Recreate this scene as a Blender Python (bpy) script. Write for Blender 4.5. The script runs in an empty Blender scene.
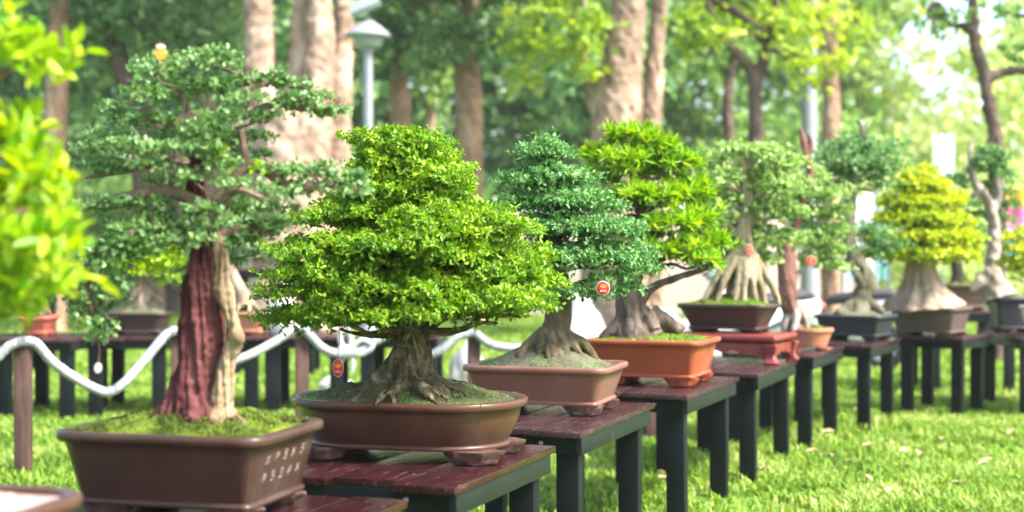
import bpy, bmesh, math, random
import numpy as np
from mathutils import Vector, Matrix, noise as mnoise

SC = bpy.context.scene
COL = SC.collection
F, CX, HY, H = 1422.0, 512.0, 250.0, 1.25     # focal length in pixels, centre column, horizon row, eye height
TH = 0.60                                     # height of the display tables
R = math.radians
rng = np.random.default_rng(7)
random.seed(7)

# ------------------------------------------------------------------ helpers
def W(px, py, d):
    return Vector(((px - CX) / F * d, d, H - (py - HY) / F * d))

def thing(name, label, cat, loc=(0, 0, 0), rotz=0.0, group=None):
    o = bpy.data.objects.new(name, None)
    o.empty_display_size = 0.1
    COL.objects.link(o)
    o.location = loc
    o.rotation_euler = (0, 0, rotz)
    o['label'] = label
    o['category'] = cat
    if group:
        o['group'] = group
    return o

def tag(o, label=None, cat=None, group=None, kind=None):
    if label: o['label'] = label
    if cat: o['category'] = cat
    if group: o['group'] = group
    if kind: o['kind'] = kind
    return o

def root_of(o):
    while o.parent: o = o.parent
    return o

def link(name, me, mat, parent=None, world=True):
    """link a mesh; with world=True its vertices are in world space and are moved into the thing's space"""
    o = bpy.data.objects.new(name, me)
    COL.objects.link(o)
    if mat is not None and len(me.materials) == 0:
        me.materials.append(mat)
    if parent is not None:
        o.parent = parent
        if world:
            rt = root_of(parent)
            me.transform((Matrix.Translation(rt.location) @ Matrix.Rotation(rt.rotation_euler.z, 4, 'Z')).inverted())
    return o

def mesh_np(V, polys):
    """V (n,3), polys (m,k) all faces of k corners"""
    V = np.asarray(V, dtype=np.float32); polys = np.asarray(polys, dtype=np.int32)
    me = bpy.data.meshes.new('m')
    me.vertices.add(len(V)); me.vertices.foreach_set('co', V.ravel())
    k = polys.shape[1]
    me.loops.add(polys.size); me.loops.foreach_set('vertex_index', polys.ravel())
    me.polygons.add(len(polys))
    me.polygons.foreach_set('loop_start', np.arange(0, polys.size, k, dtype=np.int32))
    me.update(calc_edges=True)
    me.validate()
    return me

class MB:
    """collects shapes into one bmesh"""
    def __init__(self): self.bm = bmesh.new()
    def box(self, c, s, rot=None, bevel=0.0):
        g = bmesh.ops.create_cube(self.bm, size=1.0)
        vs = g['verts']
        bmesh.ops.scale(self.bm, vec=s, verts=vs)
        if bevel > 0:
            es = list({e for v in vs for e in v.link_edges})
            r = bmesh.ops.bevel(self.bm, geom=es, offset=bevel, segments=2, affect='EDGES', profile=0.6)
            vs = list({v for f in r['faces'] for v in f.verts} | {v for v in vs if v.is_valid})
        if rot is not None:
            bmesh.ops.rotate(self.bm, cent=(0, 0, 0), matrix=rot, verts=vs)
        bmesh.ops.translate(self.bm, vec=c, verts=vs)
        return self
    def rings(self, rings, close_a=True, close_b=True):
        vr = [[self.bm.verts.new(p) for p in r] for r in rings]
        n = len(vr[0])
        for a, b in zip(vr[:-1], vr[1:]):
            for i in range(n):
                self.bm.faces.new((a[i], a[(i + 1) % n], b[(i + 1) % n], b[i]))
        if close_a: self.bm.faces.new(list(reversed(vr[0])))
        if close_b: self.bm.faces.new(vr[-1])
        return self
    def tube(self, pts, rad, n=8, sub=4, caps=True, flat=1.0):
        P, Rr = smooth_path(pts, rad, sub)
        rings = []
        up = Vector((0.13, 0.31, 0.94))
        prev = None
        for i, p in enumerate(P):
            t = (P[min(i + 1, len(P) - 1)] - P[max(i - 1, 0)])
            t = t.normalized() if t.length > 1e-9 else Vector((0, 0, 1))
            if prev is None:
                a = t.cross(up)
                if a.length < 0.05: a = t.cross(Vector((1, 0, 0)))
            else:
                a = prev - t * prev.dot(t)
            a.normalize(); prev = a
            b = t.cross(a)
            rings.append([p + a * (Rr[i] * math.cos(q)) + b * (Rr[i] * flat * math.sin(q)) for q in (2 * math.pi * k / n for k in range(n))])
        return self.rings(rings, caps, caps)
    def lathe(self, prof, c=(0, 0, 0), n=24, ca=True, cb=True):
        c = Vector(c)
        return self.rings([[c + Vector((r * math.cos(2 * math.pi * k / n), r * math.sin(2 * math.pi * k / n), z)) for k in range(n)] for r, z in prof], ca, cb)
    def mesh(self, smooth=True, angle=40):
        bmesh.ops.recalc_face_normals(self.bm, faces=self.bm.faces)
        me = bpy.data.meshes.new('m')
        self.bm.to_mesh(me); self.bm.free()
        if smooth:
            me.polygons.foreach_set('use_smooth', [True] * len(me.polygons))
            me.set_sharp_from_angle(angle=R(angle))
        return me

def smooth_path(pts, rad, sub):
    pts = [Vector(p) for p in pts]
    if len(pts) < 3 or sub <= 1: 
        return pts, list(rad)
    P, Q = [], []
    n = len(pts)
    for i in range(n - 1):
        p0, p1, p2, p3 = pts[max(i - 1, 0)], pts[i], pts[i + 1], pts[min(i + 2, n - 1)]
        for k in range(sub):
            t = k / sub
            P.append(0.5 * ((2 * p1) + (p2 - p0) * t + (2 * p0 - 5 * p1 + 4 * p2 - p3) * t * t + (3 * p1 - p0 - 3 * p2 + p3) * t ** 3))
            Q.append(rad[i] * (1 - t) + rad[i + 1] * t)
    P.append(pts[-1]); Q.append(rad[-1])
    return P, Q

def remesh(me, voxel):
    o = bpy.data.objects.new('t', me); COL.objects.link(o)
    m = o.modifiers.new('r', 'REMESH'); m.mode = 'VOXEL'; m.voxel_size = voxel; m.use_smooth_shade = True
    s = o.modifiers.new('s', 'SMOOTH'); s.factor = 0.5; s.iterations = 2
    dg = bpy.context.evaluated_depsgraph_get()
    out = bpy.data.meshes.new_from_object(o.evaluated_get(dg))
    bpy.data.objects.remove(o)
    return out

def displace(me, fn):
    for v, nrm in zip(me.vertices, [n.vector.copy() for n in me.vertex_normals]):
        v.co += nrm * fn(v.co)
    me.update()

# ------------------------------------------------------------------ materials
def new_mat(name):
    m = bpy.data.materials.new(name); m.use_nodes = True
    nt = m.node_tree; nt.nodes.clear()
    return m, nt, nt.nodes, nt.links

def ramp(nodes, stops):
    r = nodes.new('ShaderNodeValToRGB')
    while len(r.color_ramp.elements) < len(stops): r.color_ramp.elements.new(0.5)
    for e, (p, c) in zip(r.color_ramp.elements, stops):
        e.position = p; e.color = (*c, 1)
    return r

def surf_mat(name, stops, scale=6.0, rough=0.6, detail=6.0, stretch=(1, 1, 1), bump=0.2, bump_scale=None, spec=0.4,
             metallic=0.0, spots=None, rough2=None, coords='Object', bdist=0.01, wave=None):
    m, nt, N, L = new_mat(name)
    out = N.new('ShaderNodeOutputMaterial'); b = N.new('ShaderNodeBsdfPrincipled')
    L.new(b.outputs[0], out.inputs[0])
    tc = N.new('ShaderNodeTexCoord'); mp = N.new('ShaderNodeMapping')
    mp.inputs['Scale'].default_value = stretch
    L.new(tc.outputs[coords], mp.inputs['Vector'])
    no = N.new('ShaderNodeTexNoise'); no.inputs['Scale'].default_value = scale; no.inputs['Detail'].default_value = detail
    no.inputs['Roughness'].default_value = 0.62
    L.new(mp.outputs[0], no.inputs['Vector'])
    rp = ramp(N, stops); L.new(no.outputs['Fac'], rp.inputs[0])
    col = rp.outputs[0]
    if spots:
        sc, thr, sc_col, soft = spots
        n2 = N.new('ShaderNodeTexNoise'); n2.inputs['Scale'].default_value = sc; n2.inputs['Detail'].default_value = 8
        n2.inputs['Roughness'].default_value = 0.7
        L.new(mp.outputs[0], n2.inputs['Vector'])
        r2 = ramp(N, [(thr, (0, 0, 0)), (thr + soft, (1, 1, 1))]); L.new(n2.outputs['Fac'], r2.inputs[0])
        mx = N.new('ShaderNodeMix'); mx.data_type = 'RGBA'
        L.new(r2.outputs[0], mx.inputs['Factor']); L.new(col, mx.inputs['A']); mx.inputs['B'].default_value = (*sc_col, 1)
        col = mx.outputs['Result']
        if rough2 is not None:
            mr = N.new('ShaderNodeMapRange'); mr.inputs['To Min'].default_value = rough; mr.inputs['To Max'].default_value = rough2
            L.new(r2.outputs[0], mr.inputs['Value']); L.new(mr.outputs[0], b.inputs['Roughness'])
    L.new(col, b.inputs['Base Color'])
    if not (spots and rough2 is not None): b.inputs['Roughness'].default_value = rough
    b.inputs['Specular IOR Level'].default_value = spec
    b.inputs['Metallic'].default_value = metallic
    if bump:
        n3 = N.new('ShaderNodeTexNoise'); n3.inputs['Scale'].default_value = bump_scale or scale * 4; n3.inputs['Detail'].default_value = 6
        L.new(mp.outputs[0], n3.inputs['Vector'])
        bp = N.new('ShaderNodeBump'); bp.inputs['Strength'].default_value = bump; bp.inputs['Distance'].default_value = bdist
        L.new(n3.outputs['Fac'], bp.inputs['Height']); L.new(bp.outputs[0], b.inputs['Normal'])
    return m

def leaf_mat(name, stops, trans=0.35, rough=0.42, spec=0.4, clump=3.0, clump_amt=0.45):
    """colour differs leaf by leaf (island) and clump by clump (noise)"""
    m, nt, N, L = new_mat(name)
    out = N.new('ShaderNodeOutputMaterial')
    b = N.new('ShaderNodeBsdfPrincipled'); t = N.new('ShaderNodeBsdfTranslucent'); mix = N.new('ShaderNodeMixShader')
    mix.inputs[0].default_value = trans
    g = N.new('ShaderNodeNewGeometry'); tc = N.new('ShaderNodeTexCoord')
    no = N.new('ShaderNodeTexNoise'); no.inputs['Scale'].default_value = clump; no.inputs['Detail'].default_value = 2
    L.new(tc.outputs['Object'], no.inputs['Vector'])
    mr = N.new('ShaderNodeMapRange'); mr.inputs['From Min'].default_value = 0.3; mr.inputs['From Max'].default_value = 0.7
    L.new(no.outputs['Fac'], mr.inputs['Value'])
    mm = N.new('ShaderNodeMix'); mm.data_type = 'FLOAT'; mm.inputs['Factor'].default_value = clump_amt
    L.new(g.outputs['Random Per Island'], mm.inputs['A']); L.new(mr.outputs[0], mm.inputs['B'])
    rp = ramp(N, stops); L.new(mm.outputs['Result'], rp.inputs[0])
    L.new(rp.outputs[0], b.inputs['Base Color'])
    hs = N.new('ShaderNodeHueSaturation'); hs.inputs['Value'].default_value = 1.25; hs.inputs['Saturation'].default_value = 1.08; hs.inputs['Hue'].default_value = 0.49
    L.new(rp.outputs[0], hs.inputs['Color']); L.new(hs.outputs[0], t.inputs['Color'])
    b.inputs['Roughness'].default_value = rough; b.inputs['Specular IOR Level'].default_value = spec
    L.new(b.outputs[0], mix.inputs[1]); L.new(t.outputs[0], mix.inputs[2]); L.new(mix.outputs[0], out.inputs[0])
    return m

M = {}
M['leg'] = surf_mat('leg_paint', [(0.3, (0.0025, 0.005, 0.006)), (0.7, (0.006, 0.010, 0.0115))], 5, 0.5, bump=0.05, spec=0.2, spots=(9, 0.68, (0.02, 0.024, 0.023), 0.12))
M['apron'] = surf_mat('leg_paint_lit', [(0.3, (0.006, 0.010, 0.009)), (0.7, (0.011, 0.0165, 0.0145))], 5, 0.45, bump=0.05, spec=0.3, spots=(14, 0.62, (0.065, 0.066, 0.055), 0.1))  # lighter copy of the leg paint: light on side aprons put into colour
M['plank'] = surf_mat('plank_varnish', [(0.25, (0.009, 0.003, 0.0035)), (0.55, (0.030, 0.007, 0.009)), (0.8, (0.055, 0.017, 0.019))], 9, 0.18, stretch=(5, 0.8, 4), bump=0.5, bump_scale=14, spots=(12, 0.55, (0.105, 0.075, 0.075), 0.22), rough2=0.45, bdist=0.006)
M['plank_far'] = surf_mat('plank_dull', [(0.25, (0.016, 0.006, 0.007)), (0.7, (0.048, 0.019, 0.021))], 9, 0.24, stretch=(5, 1.0, 4), bump=0.5, spots=(14, 0.54, (0.115, 0.080, 0.080), 0.22), rough2=0.5)
M['bolt'] = surf_mat('bolt_steel', [(0.3, (0.4, 0.42, 0.42)), (0.7, (0.6, 0.62, 0.62))], 20, 0.3, metallic=1.0, bump=0)
def glaze(name, a, b_, rough=0.33, spot=None, thr=0.62, sc=4.0):
    return surf_mat(name, [(0.3, a), (0.7, b_)], sc, rough, bump=0.10, bump_scale=18, stretch=(1, 1, 0.45), spots=(6, thr, spot, 0.2) if spot else None, rough2=0.6 if spot else None, bdist=0.004)
M['pot_brown'] = glaze('glaze_dark_brown', (0.034, 0.0165, 0.012), (0.062, 0.031, 0.022), 0.34, (0.078, 0.062, 0.040), 0.58)
M['pot_oval'] = glaze('glaze_chestnut', (0.045, 0.018, 0.012), (0.083, 0.035, 0.023), 0.30, (0.10, 0.078, 0.042), 0.57)
M['pot_pink'] = glaze('glaze_pink_brown', (0.15, 0.066, 0.048), (0.205, 0.095, 0.07), 0.38, (0.21, 0.135, 0.11), 0.58)
M['pot_orange'] = glaze('glaze_orange', (0.225, 0.046, 0.018), (0.31, 0.072, 0.030), 0.42, (0.45, 0.17, 0.11), 0.6)
M['pot_umber'] = glaze('glaze_umber', (0.030, 0.019, 0.016), (0.05, 0.033, 0.027), 0.4, (0.085, 0.065, 0.055), 0.6)
M['pot_terra'] = glaze('terracotta', (0.33, 0.13, 0.075), (0.42, 0.18, 0.11), 0.65)
M['pot_slate'] = glaze('glaze_slate', (0.023, 0.025, 0.030), (0.042, 0.044, 0.05), 0.3, (0.08, 0.08, 0.08), 0.6)
M['pot_mauve'] = glaze('glaze_mauve', (0.085, 0.055, 0.05), (0.13, 0.085, 0.078), 0.45)
M['pot_brick'] = glaze('glaze_brick', (0.36, 0.08, 0.05), (0.45, 0.12, 0.08), 0.5)
M['pot_white'] = glaze('glaze_white', (0.62, 0.58, 0.54), (0.75, 0.72, 0.68), 0.35)
M['pot_olive'] = glaze('glaze_olive', (0.07, 0.045, 0.03), (0.11, 0.08, 0.05), 0.4)
M['pot_sand'] = glaze('glaze_sand', (0.25, 0.17, 0.13), (0.33, 0.24, 0.2), 0.5)
M['stand'] = glaze('lacquer_red', (0.14, 0.022, 0.022), (0.22, 0.045, 0.04), 0.3, (0.3, 0.12, 0.1), 0.62)
M['foot'] = surf_mat('foot_worn', [(0.3, (0.045, 0.022, 0.018)), (0.55, (0.12, 0.065, 0.055)), (0.75, (0.28, 0.2, 0.185))], 30, 0.3, bump=0.5, bump_scale=60)
M['soil'] = surf_mat('mossy_soil', [(0.3, (0.035, 0.028, 0.020)), (0.5, (0.075, 0.068, 0.032)), (0.72, (0.10, 0.13, 0.04))], 9, 0.95, bump=0.9, bump_scale=60, spec=0.1)
M['soil_grey'] = surf_mat('grey_moss_soil', [(0.3, (0.07, 0.062, 0.045)), (0.55, (0.12, 0.12, 0.075)), (0.75, (0.12, 0.19, 0.07))], 10, 0.95, bump=0.9, bump_scale=60, spec=0.1)
M['soil_green'] = surf_mat('bright_moss', [(0.32, (0.016, 0.020, 0.008)), (0.44, (0.04, 0.065, 0.010)), (0.55, (0.09, 0.135, 0.014)), (0.75, (0.17, 0.20, 0.022))], 16, 0.95, bump=1.0, bump_scale=70, spec=0.1)
M['soil_pale'] = surf_mat('pale_grit', [(0.3, (0.20, 0.155, 0.145)), (0.7, (0.38, 0.31, 0.29))], 26, 0.9, bump=0.6, bump_scale=60, spec=0.1)
def bark(name, a, b_, c, scale=8, spot=None, stretch=(1, 1, 0.35), thr=0.56):
    return surf_mat(name, [(0.3, a), (0.52, b_), (0.74, c)], scale, 0.85, stretch=stretch, bump=0.8, bump_scale=scale * 3.5, spec=0.2,
                    spots=(scale * 1.2, thr, spot, 0.14) if spot else None, bdist=0.012)
M['bark_main'] = bark('bark_lichen', (0.028, 0.022, 0.012), (0.10, 0.08, 0.045), (0.30, 0.26, 0.17), 30, (0.075, 0.085, 0.03), stretch=(1, 1, 0.75))
M['bark_red'] = bark('bark_maroon', (0.036, 0.009, 0.010), (0.088, 0.025, 0.026), (0.165, 0.068, 0.06), 15, stretch=(1, 1, 0.14))
M['bark_tan'] = bark('bark_tan', (0.09, 0.058, 0.032), (0.23, 0.165, 0.098), (0.40, 0.31, 0.20), 16, stretch=(1, 1, 0.22))
M['bark_grey'] = bark('bark_grey', (0.035, 0.026, 0.02), (0.105, 0.078, 0.06), (0.22, 0.175, 0.14), 16)
M['bark_branch'] = bark('bark_branch', (0.08, 0.055, 0.04), (0.17, 0.12, 0.085), (0.3, 0.22, 0.16), 12)
M['bark_root'] = bark('bark_root', (0.03, 0.025, 0.014), (0.105, 0.085, 0.046), (0.21, 0.175, 0.105), 18, (0.075, 0.085, 0.03), stretch=(1, 1, .6))
M['bark_stilt'] = bark('bark_stilt', (0.13, 0.10, 0.06), (0.27, 0.22, 0.14), (0.42, 0.35, 0.24), 14)
M['bark_pale'] = bark('bark_pale', (0.17, 0.12, 0.085), (0.30, 0.225, 0.165), (0.44, 0.35, 0.27), 10)
M['bark_brown'] = bark('bark_brown', (0.11, 0.05, 0.04), (0.20, 0.10, 0.08), (0.30, 0.17, 0.14), 9)
M['bark_olive'] = bark('bark_olive', (0.05, 0.048, 0.03), (0.115, 0.11, 0.072), (0.22, 0.21, 0.15), 12)
M['bark_dark'] = bark('bark_dark', (0.025, 0.02, 0.016), (0.05, 0.04, 0.032), (0.09, 0.075, 0.06), 10)
M['deadwood'] = bark('deadwood', (0.14, 0.11, 0.09), (0.30, 0.25, 0.21), (0.46, 0.40, 0.35), 14)
M['bark_park'] = bark('bark_park_pink', (0.12, 0.075, 0.052), (0.33, 0.23, 0.17), (0.58, 0.46, 0.38), 3.2, stretch=(1, 1, 0.7))
M['bark_park2'] = bark('bark_park_tan', (0.10, 0.06, 0.04), (0.30, 0.19, 0.125), (0.54, 0.40, 0.29), 2.6, stretch=(1, 1, 0.6))
M['bark_park3'] = bark('bark_park_dark', (0.05, 0.036, 0.028), (0.10, 0.07, 0.055), (0.17, 0.125, 0.10), 3, stretch=(1, 1, 0.5))
M['post'] = surf_mat('post_wood', [(0.3, (0.035, 0.017, 0.013)), (0.7, (0.11, 0.058, 0.046))], 10, 0.75, stretch=(3, 3, 0.4), bump=0.5)
M['rope'] = surf_mat('rope_white', [(0.3, (0.30, 0.32, 0.32)), (0.7, (0.46, 0.49, 0.49))], 30, 0.85, bump=0.6, bump_scale=90)
M['plastic'] = surf_mat('plastic_white', [(0.3, (0.34, 0.335, 0.33)), (0.7, (0.50, 0.49, 0.48))], 6, 0.45, bump=0.6, bump_scale=12)
M['lv_lime'] = leaf_mat('leaf_lime', [(0.05, (0.045, 0.13, 0.006)), (0.36, (0.115, 0.265, 0.010)), (0.62, (0.205, 0.375, 0.018)), (0.88, (0.35, 0.48, 0.035)), (0.99, (0.50, 0.50, 0.06))], 0.36, 0.44, 0.38, 11, 0.42)
M['lv_moss'] = leaf_mat('leaf_moss', [(0.1, (0.03, 0.055, 0.008)), (0.5, (0.085, 0.13, 0.014)), (0.9, (0.18, 0.22, 0.03))], 0.2, 0.7, 0.2, 12, 0.7)
M['lv_blue'] = leaf_mat('leaf_blue_green', [(0.08, (0.035, 0.12, 0.022)), (0.38, (0.095, 0.255, 0.055)), (0.68, (0.175, 0.37, 0.11)), (0.97, (0.32, 0.50, 0.23))], 0.34, 0.42, 0.42, 9, 0.35)
M['lv_spike'] = leaf_mat('leaf_vivid', [(0.06, (0.045, 0.18, 0.006)), (0.36, (0.15, 0.38, 0.008)), (0.66, (0.30, 0.50, 0.015)), (0.95, (0.50, 0.60, 0.04))], 0.40, 0.42, 0.4, 8, 0.25)
M['lv_dark'] = leaf_mat('leaf_deep', [(0.08, (0.045, 0.12, 0.026)), (0.38, (0.115, 0.245, 0.06)), (0.68, (0.20, 0.35, 0.115)), (0.97, (0.36, 0.48, 0.24))], 0.36, 0.38, 0.48, 7, 0.3)
M['lv_neon'] = leaf_mat('leaf_neon', [(0.06, (0.07, 0.23, 0.006)), (0.33, (0.21, 0.41, 0.008)), (0.63, (0.37, 0.52, 0.012)), (0.96, (0.55, 0.60, 0.04))], 0.42, 0.42, 0.4, 9, 0.3)
M['lv_pale'] = leaf_mat('leaf_pale', [(0.12, (0.11, 0.24, 0.04)), (0.5, (0.25, 0.42, 0.09)), (0.9, (0.46, 0.58, 0.24))], 0.38, 0.4, 0.45, 5, 0.4)
M['lv_mid'] = leaf_mat('leaf_mid', [(0.10, (0.05, 0.15, 0.035)), (0.5, (0.13, 0.29, 0.08)), (0.93, (0.29, 0.44, 0.19))], 0.36, 0.42, 0.4, 5, 0.4)
M['lv_yellow'] = leaf_mat('leaf_yellow', [(0.08, (0.16, 0.30, 0.01)), (0.40, (0.36, 0.49, 0.015)), (0.74, (0.54, 0.60, 0.03)), (0.92, (0.66, 0.56, 0.03)), (0.985, (0.68, 0.33, 0.05))], 0.38, 0.45, 0.35, 5, 0.3)
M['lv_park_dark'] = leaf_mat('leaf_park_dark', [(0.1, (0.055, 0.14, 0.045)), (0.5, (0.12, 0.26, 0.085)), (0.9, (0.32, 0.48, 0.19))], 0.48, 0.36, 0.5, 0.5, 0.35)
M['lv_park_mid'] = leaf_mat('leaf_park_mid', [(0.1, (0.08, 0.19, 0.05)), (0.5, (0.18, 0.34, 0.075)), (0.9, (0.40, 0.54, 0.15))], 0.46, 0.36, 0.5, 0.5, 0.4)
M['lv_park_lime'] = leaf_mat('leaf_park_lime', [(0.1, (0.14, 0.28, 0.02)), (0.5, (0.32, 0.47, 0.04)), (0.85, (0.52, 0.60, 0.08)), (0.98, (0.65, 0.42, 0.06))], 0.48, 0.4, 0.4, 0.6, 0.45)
M['lv_park_pale'] = leaf_mat('leaf_park_pale', [(0.1, (0.32, 0.44, 0.12)), (0.5, (0.52, 0.62, 0.22)), (0.9, (0.68, 0.72, 0.36))], 0.5, 0.4, 0.4, 0.4, 0.5)  # pale tone carries far sunlight and haze in the leaf colour
M['grass_blade'] = leaf_mat('grass_blade', [(0.06, (0.06, 0.14, 0.016)), (0.36, (0.155, 0.285, 0.032)), (0.70, (0.28, 0.40, 0.065)), (0.97, (0.52, 0.54, 0.25))], 0.4, 0.6, 0.2, 1.8, 0.45)
M['ground'] = surf_mat('lawn_base', [(0.3, (0.05, 0.095, 0.014)), (0.5, (0.10, 0.19, 0.026)), (0.72, (0.17, 0.26, 0.05))], 2.2, 0.95, bump=0.6, bump_scale=40, spec=0.1,
                        spots=(1.6, 0.56, (0.24, 0.18, 0.10), 0.14), bdist=0.03)
M['dry_leaf'] = surf_mat('dry_leaf', [(0.3, (0.40, 0.24, 0.12)), (0.7, (0.58, 0.42, 0.28))], 20, 0.7, bump=0.2)
M['lamp_metal'] = surf_mat('lamp_metal', [(0.3, (0.20, 0.215, 0.235)), (0.7, (0.27, 0.285, 0.305))], 6, 0.4, bump=0.05)
M['lamp_glass'] = surf_mat('lamp_glass', [(0.3, (0.22, 0.27, 0.25)), (0.7, (0.30, 0.35, 0.33))], 3, 0.25, bump=0)
def plain(name, c, rough=0.5, spec=0.4, var=0.12):
    return surf_mat(name, [(0.3, tuple(x * (1 - var) for x in c)), (0.7, tuple(min(1, x * (1 + var)) for x in c))], 12, rough, bump=0.04, spec=spec)
M['red'] = plain('tag_red', (0.55, 0.025, 0.02), 0.4)
M['tagwhite'] = plain('tag_white', (0.50, 0.40, 0.37), 0.5)
M['tagorange'] = plain('tag_orange', (0.75, 0.25, 0.03), 0.5)
M['string'] = plain('string_brown', (0.18, 0.11, 0.05), 0.8)
M['ink'] = surf_mat('ink_pale', [(0.38, (0.08, 0.05, 0.045)), (0.62, (0.30, 0.23, 0.22))], 150, 0.7, bump=0)
M['rubber'] = plain('rubber_black', (0.02, 0.02, 0.021), 0.7)
M['scooter_white'] = plain('scooter_white', (0.78, 0.78, 0.79), 0.2, 0.5, 0.03)
M['scooter_panel'] = plain('scooter_panel', (0.06, 0.065, 0.12), 0.3)
M['scooter_red'] = plain('scooter_red', (0.5, 0.12, 0.10), 0.3)
M['seat_dark'] = plain('seat_dark', (0.035, 0.03, 0.032), 0.6)
M['chrome'] = plain('chrome', (0.55, 0.55, 0.56), 0.25)
M['banner_orange'] = plain('banner_orange', (0.85, 0.42, 0.02), 0.7)
M['banner_pink'] = plain('banner_pink', (0.80, 0.15, 0.32), 0.7)
M['banner_rose'] = plain('banner_rose', (0.82, 0.35, 0.55), 0.7)
M['banner_teal'] = plain('banner_teal', (0.04, 0.30, 0.28), 0.7)
M['board_white'] = plain('board_white', (0.76, 0.82, 0.82), 0.5, 0.4, 0.03)
M['board_aqua'] = plain('board_aqua', (0.35, 0.66, 0.64), 0.5)
M['blue_drum'] = plain('drum_blue', (0.05, 0.11, 0.32), 0.4)

# ------------------------------------------------------------------ foliage
def leaves_mesh(P, A, Nn, Ln, Wd, fold=0.25):
    """P base points, A axes, Nn leaf normals, Ln lengths, Wd widths -> two quads folded on the midrib"""
    A = A / (np.linalg.norm(A, axis=1, keepdims=True) + 1e-9)
    S = np.cross(A, Nn); S /= (np.linalg.norm(S, axis=1, keepdims=True) + 1e-9)
    U = np.cross(S, A)
    L_ = Ln[:, None]; w = Wd[:, None] * 0.5; f = w * fold
    v0 = P; v5 = P + A * L_ - U * (L_ * 0.08)
    a1 = P + A * L_ * 0.32 + S * w + U * f; a2 = P + A * L_ * 0.70 + S * w * 0.86 + U * f
    b1 = P + A * L_ * 0.32 - S * w + U * f; b2 = P + A * L_ * 0.70 - S * w * 0.86 + U * f
    V = np.stack([v0, a1, a2, v5, b2, b1], axis=1).reshape(-1, 3)
    n = len(P); o = (np.arange(n) * 6)[:, None]
    q = np.concatenate([o + np.array([[0, 1, 2, 3]]), o + np.array([[0, 3, 4, 5]])], axis=1).reshape(-1, 4)
    return mesh_np(V, q)

def unit(n):
    d = rng.normal(size=(n, 3)); return d / np.linalg.norm(d, axis=1, keepdims=True)

def pad_leaves(pads, leaf, wid, dens, kind='round', up=0.5, shell=(0.72, 1.06), per=4, lump=0.25, under=0.25):
    """pads: (centre, (rx, ry, rz)); dens = twig tips per square metre of pad surface"""
    PP, AA, NN, LL, WW = [], [], [], [], []
    for c, r in pads:
        c = np.array(c); r = np.array(r)
        area = 4 * math.pi * ((r[0] * r[1]) ** 1.6 / 3 + (r[0] * r[2]) ** 1.6 / 3 + (r[1] * r[2]) ** 1.6 / 3) ** (1 / 1.6)
        n = max(6, int(area * dens))
        d = unit(n)
        low = d[:, 2] < -0.1
        flip = low & (rng.random(n) > under)
        d[flip, 2] *= -1
        ph = rng.random(3) * 6.28
        lf = 1 + lump * (np.sin(d[:, 0] * 5.1 + ph[0]) * np.sin(d[:, 1] * 4.7 + ph[1]) + 0.6 * np.sin(d[:, 2] * 6 + d[:, 0] * 7 + ph[2]))
        rad = rng.uniform(shell[0], shell[1], n) * lf
        tip = c + d * r * rad[:, None]
        nr = d / r; nr /= np.linalg.norm(nr, axis=1, keepdims=True)
        grow = nr * 0.7 + np.array([0, 0, up]) + 0.35 * unit(n)
        grow /= np.linalg.norm(grow, axis=1, keepdims=True)
        if kind == 'round':
            for k in range(per):
                a = grow * rng.uniform(0.1, 0.9, n)[:, None] + 0.95 * unit(n)
                nn = grow + 0.55 * unit(n)
                PP.append(tip + unit(n) * leaf * 0.55 * rng.random(n)[:, None]); AA.append(a); NN.append(nn)
                s = rng.uniform(0.5, 1.35, n)
                LL.append(leaf * s); WW.append(wid * s)
        else:   # rosettes of narrow leaves
            for k in range(per):
                e = unit(n)
                a = grow * rng.uniform(0.35, 1.0, n)[:, None] + 0.95 * e
                nn = grow - 0.3 * e + 0.2 * unit(n)
                PP.append(tip + unit(n) * leaf * 0.08); AA.append(a); NN.append(nn)
                s = rng.uniform(0.7, 1.15, n)
                LL.append(leaf * s); WW.append(wid * np.ones(n))
    P = np.concatenate(PP); A = np.concatenate(AA); Nn = np.concatenate(NN)
    return leaves_mesh(P, A, Nn, np.concatenate(LL), np.concatenate(WW))

def px_pads(lst, d, dx=0.0, split=0):
    """(px, py, half width px, half height px, depth offset m[, depth radius m]) -> world pads"""
    out = []
    for p in lst:
        px, py, a, b, off = p[:5]
        z = d + off
        c = W(px, py, z); rx = a * z / F; rz = b * z / F
        ry = p[5] if len(p) > 5 else rx * 0.85
        out.append((c, (rx, ry, rz)))
    return out

def tier_pads(px, d, tiers, depth=0.85, jit=0.12):
    """a cone of foliage pads round a vertical axis: tiers = (py, half width px, pad half width px, pad half height px, count)"""
    out = []
    k0 = 0.0
    for py, hw, pw, phh, n in tiers:
        c0 = W(px, py, d); s = d / F
        ring = max(0.0, (hw - pw) * s)
        for k in range(n):
            a = 2 * math.pi * (k + k0) / n + rng.uniform(-0.2, 0.2)
            f = rng.uniform(1 - jit, 1 + jit)
            rr = ring * f if n > 1 else 0
            out.append((c0 + Vector((math.cos(a) * rr, math.sin(a) * rr * depth, rng.uniform(-0.35, 0.35) * phh * s)),
                        (pw * s * rng.uniform(0.9, 1.12), pw * s * rng.uniform(0.85, 1.05), phh * s * rng.uniform(0.85, 1.15))))
        k0 += 0.5
        if n > 3 and hw > 2.0 * pw:
            for k in range(max(2, n // 2)):
                a = 2 * math.pi * k / max(2, n // 2) + k0
                rr = ring * 0.45
                out.append((c0 + Vector((math.cos(a) * rr, math.sin(a) * rr * depth, phh * s * 0.3)), (pw * s * 0.9, pw * s * 0.9, phh * s)))
    return out

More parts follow.
